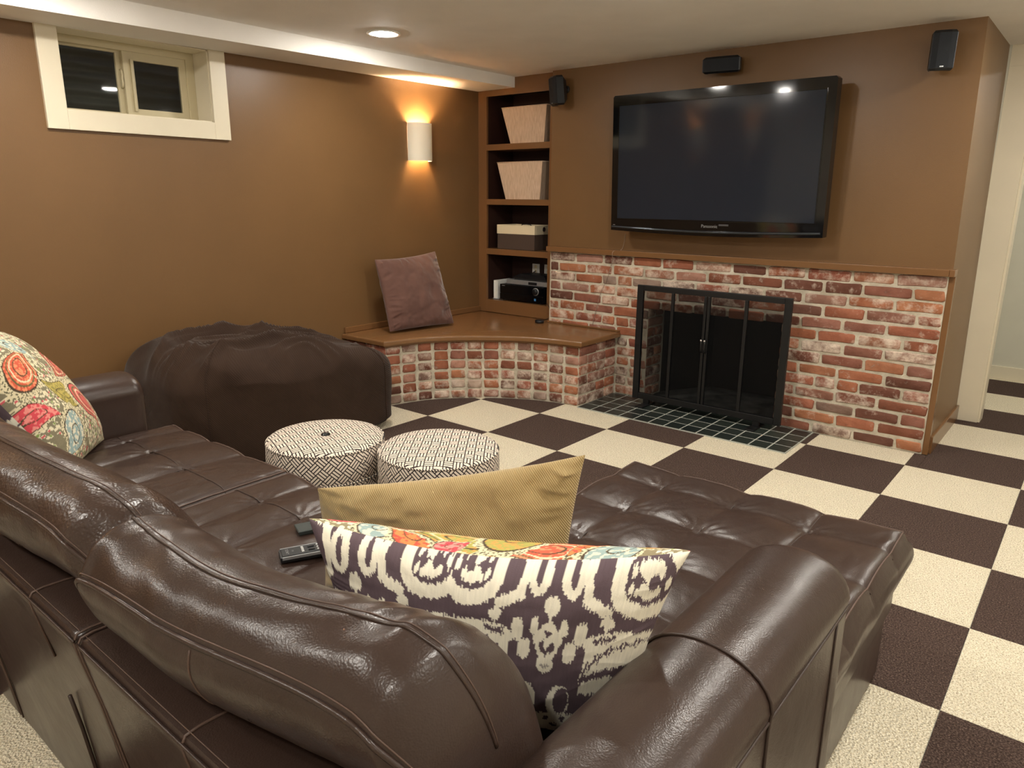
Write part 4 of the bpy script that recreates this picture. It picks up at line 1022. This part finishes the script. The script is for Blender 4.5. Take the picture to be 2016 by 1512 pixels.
# ------------------------------------------------------------------ bean bag
def beanbag():
    cx, cy = -.815, -1.385; hx, hy = .395, .675; nu, nv = 300, 200
    V = []
    A = np.linspace(0, 2*PI, nu, endpoint=False); B = np.linspace(-PI/2, PI/2, nv)
    AA, BB = np.meshgrid(A, B)
    ra = (np.abs(np.cos(AA))**5+np.abs(np.sin(AA))**5)**-.2; ca, sa = ra*np.cos(AA), ra*np.sin(AA)
    rb = np.where(BB < 0, (np.abs(np.cos(BB))**8+np.abs(np.sin(BB))**3.6)**-.22, (np.abs(np.cos(BB))**4.6+np.abs(np.sin(BB))**4.0)**-.235); cb, sb = np.clip(rb*np.cos(BB), 0, 1), np.clip(rb*np.sin(BB), -1, 1)
    X = hx*ca*cb; Y = hy*sa*cb; Zn = sb
    yn = Y/hy
    top = .60-.07*yn-.07*np.clip(yn-.1, 0, 1)**1.5-.05*np.clip(-yn-.8, 0, 1)*3
    Z = np.where(Zn > 0, .30+Zn*(top-.30), .30+Zn*.298)
    X = X*(1-.10*np.clip(Zn, 0, 1)**2)*(1-.12*np.clip(yn, 0, 1))+np.where(Zn > 0, 0, 0)
    # front face leans in a little, sags at the bottom
    up = np.clip((Z-.30)/.3, 0, 1)
    wx, wy = X*3.2+2*vn(X*3, Y*3, 5), Y*3.0+2.5*vn(X*2+7, Y*2, 6)
    fold = (ridge(wx*1.7, wy*.75, 31)**3)*.060+(ridge(wx*3.4+3, wy*.9, 33)**3)*.035+(ridge(wx*7, wy*1.5, 36)**2)*.010
    soft = fbm(X*4+3, Y*3+Z*4, 3, 12)-.5
    m = np.clip((Z-.36)/.22, 0, 1); m = m*m*(3-2*m)
    edge_ = np.clip(1.15-(np.abs(ca)**4+np.abs(sa)**4)*.45*np.clip(cb, 0, 1)**2, .35, 1); Z = Z+fold*m*edge_-.035*m
    X = X+ca*cb*(.02*soft+.028*(ridge(Y*2.2+1.5*vn(Y*2, Z*3, 3), Z*8., 44)**2-.4)*m)
    Y = Y+sa*cb*(.015*soft)
    Vt = np.stack([(X+cx).ravel(), (Y+cy).ravel(), np.maximum(Z, .001).ravel()], 1)
    Vt[:, 0] = np.maximum(Vt[:, 0], XW+.006)
    F = grid_faces(nu, nv, 0, True)
    t = thing('bean_bag', (cx, cy, 0), 'big slouching dark brown corduroy bean bag between the sofa and the left wall', 'bean bag')
    mk('bag_body', Vt, F, 'bag', t, True)
    G = Vt.reshape(nv, nu, 3)
    for a_ in (int(nu*.885), int(nu*.115)):
        MB().tube([G[j, a_]+np.array([.001, 0, 0]) for j in range(8, int(nv*.80), 2)], .0035, 6).obj('piped_seam', 'bag', t, True)
beanbag()

# ------------------------------------------------------------------ round storage ottomans
def ottoman(c, label, button, rot):
    t = thing('round_ottoman', (c[0], c[1], 0), label, 'ottoman', 'round lattice-pattern ottomans')
    R = .232; n = 96
    def part(name, prof, par):
        V = []; UV = []; m = len(prof); F = []
        for rr, z, kind in prof:
            for j in range(n):
                a = 2*PI*j/n; V.append((c[0]+rr*math.cos(a), c[1]+rr*math.sin(a), z))
        for i in range(m-1):
            for j in range(n): F.append((i*n+j, i*n+(j+1) % n, (i+1)*n+(j+1) % n, (i+1)*n+j))
        o = mk(name, V, F, 'lattice', par, True); uvl = o.data.uv_layers.new(name='UVMap')
        k_ = 0; S2 = math.sqrt(.5)
        for f in range(len(F)):
            i, j = divmod(f, n); side = prof[i][2] == 's' and prof[i+1][2] == 's'
            for (ii, jj) in ((i, j), (i, j+1), (i+1, j+1), (i+1, j)):
                rr, z, kd = prof[ii]; a = 2*PI*jj/n
                if side: uu, vv = a*R, z; uu, vv = (uu-vv)*S2, (uu+vv)*S2
                else: uu, vv = rr*math.cos(a+rot), rr*math.sin(a+rot)
                uvl.data[k_].uv = (uu+5, vv+5); k_ += 1
        return o
    part('ottoman_drum', [(R*.97, .004, 's'), (R*.985, .012, 's'), (R, .04, 's'), (R, .20, 's'), (R*.99, .268, 's'), (R*.985, .272, 's')], t)
    pr = [(R*.985, .274, 's'), (R*1.005, .285, 's'), (R*1.01, .33, 's'), (R*1.0, .378, 's'), (R*.985, .392, 's'), (R*.985, .392, 't'), (R*.95, .401, 't'), (R*.8, .409, 't'), (R*.5, .413, 't'), (R*.2, .411, 't'), (R*.08, .405, 't'), (.001, .399 if button else .403, 't')]
    part('padded_lid', pr, t)
    for z, rr in ((.273, R*1.0), (.391, R*.99)):
        MB().tube([(c[0]+rr*math.cos(a), c[1]+rr*math.sin(a), z) for a in np.linspace(0, 2*PI, n, endpoint=False)], .0032, 6, True).obj('piping', 'pipe', t, True)
    if button: MB().lathe([(.0001, .398), (.016, .398), (.020, .404), (.016, .411), (.0001, .414)], (c[0], c[1], 0), 20).obj('tuft_button', 'gloss', t, True)
k = N('black_and_cream_twist_piping', .85, (200, 190, 175)); v = k.coord(); wv = k.node('ShaderNodeTexWave'); wv.inputs['Scale'].default_value = 42; wv.bands_direction = 'DIAGONAL'; k.l.new(v, wv.inputs[0]); k.color(k.ramp(wv.outputs['Fac'], [(.4, (40, 34, 34)), (.55, (222, 208, 190))])); M['pipe'] = k.m
ottoman((.340, -1.870), 'round lattice-patterned ottoman with a dark centre button, nearer the bean bag', True, .35)
ottoman((.775, -1.668), 'round lattice-patterned ottoman without a button, nearer the chaise and fireplace', False, .9)

# ------------------------------------------------------------------ remote controls
def remote(c, dirv, L, W, label, kind):
    t = thing('remote_control', c, label, 'remote', 'remote controls on the sofa seat')
    ax = math.atan2(dirv[1], dirv[0]); m = Matrix.Rotation(ax, 3, 'Z')
    R = lambda V: np.asarray(V)@np.array(m).T+np.array(c)
    if kind == 0:
        MB().box(0, L, -W/2, W/2, .0, .016, .004, R).obj('remote_body', 'black', t)
        for s in (-1, 1): MB().box(.004, L-.004, s*(W/2+.0005)-.0018, s*(W/2+.0005)+.0018, .009, .017, .0012, R).obj('silver_edge', 'silver', t)
        MB().box(.006, L-.006, -W/2+.004, W/2-.004, .016, .0175, .001, R).obj('face_plate', 'darkgrey', t)
        n_ = 0
        for (x, ys) in ((.055, (-.012, -.004, .004, .012)), (.092, (-.012, 0, .012)), (.104, (-.012, 0, .012)), (.116, (-.012, 0, .012)), (.128, (-.012, 0, .012)), (.15, (-.012, .012)), (.165, (-.012, .0, .012)), (.18, (0,))):
            for y in ys:
                MB().box(x-.003, x+.003, y-.0025, y+.0025, .017, .0195, .0008, R).obj('button', 'rbtn', t)
        for y in (-.008, .008): MB().box(.068, .084, y-.003, y+.003, .017, .020, .001, R).obj('rocker_button', 'black', t)
        MB().box(.138, .143, -.006, .006, .017, .0195, .0008, R).obj('white_button', 'whiteplastic', t)
        o = text('SONY', .0105, 'silver', t, R(np.array([(.018, 0, .0182)]))[0], (0, 0, ax-PI/2), ex=.0002)
        o = text('TV', .007, 'silver', t, R(np.array([(.031, 0, .0182)]))[0], (0, 0, ax-PI/2), ex=.0002)
    else:
        V = []
        for z, e in ((0, .010), (.012, .002), (.020, .0), (.022, .002)): V += [(e, -W/2+e, z), (L-e, -W/2+e, z), (L-e, W/2-e, z), (e, W/2-e, z)]
        F = [(3, 2, 1, 0), (12, 13, 14, 15)]+[(l*4+i, l*4+(i+1) % 4, (l+1)*4+(i+1) % 4, (l+1)*4+i) for l in range(3) for i in range(4)]
        mk('remote_body', R(V), F, 'rgrey', t)
        for i in range(9):
            for j in range(3): MB().lathe([(.0045, .0215), (.004, .0238), (.0001, .0242)], (0, 0, 0), 10, lambda V, x=.042+i*.011, y=(j-1)*.013: R(np.asarray(V)+np.array([x, y, 0]))).obj('button', 'rbtn2', t, True)
M['rbtn'] = N('pale_remote_button', .4, (190, 190, 188)).m; M['rbtn2'] = N('grey_remote_button', .4, (112, 118, 114)).m; M['rgrey'] = N('charcoal_remote_shell', .45, (52, 58, 56)).m
remote((1.212, -2.648, .4705), (.053, .107), .205, .048, 'slim black remote with silver edges, the nearer of the two on the sofa seat', 0)
remote((1.132, -2.545, .4705), (.026, .066), .17, .052, 'chunky charcoal remote with grey buttons, beyond the silver-edged remote', 1)
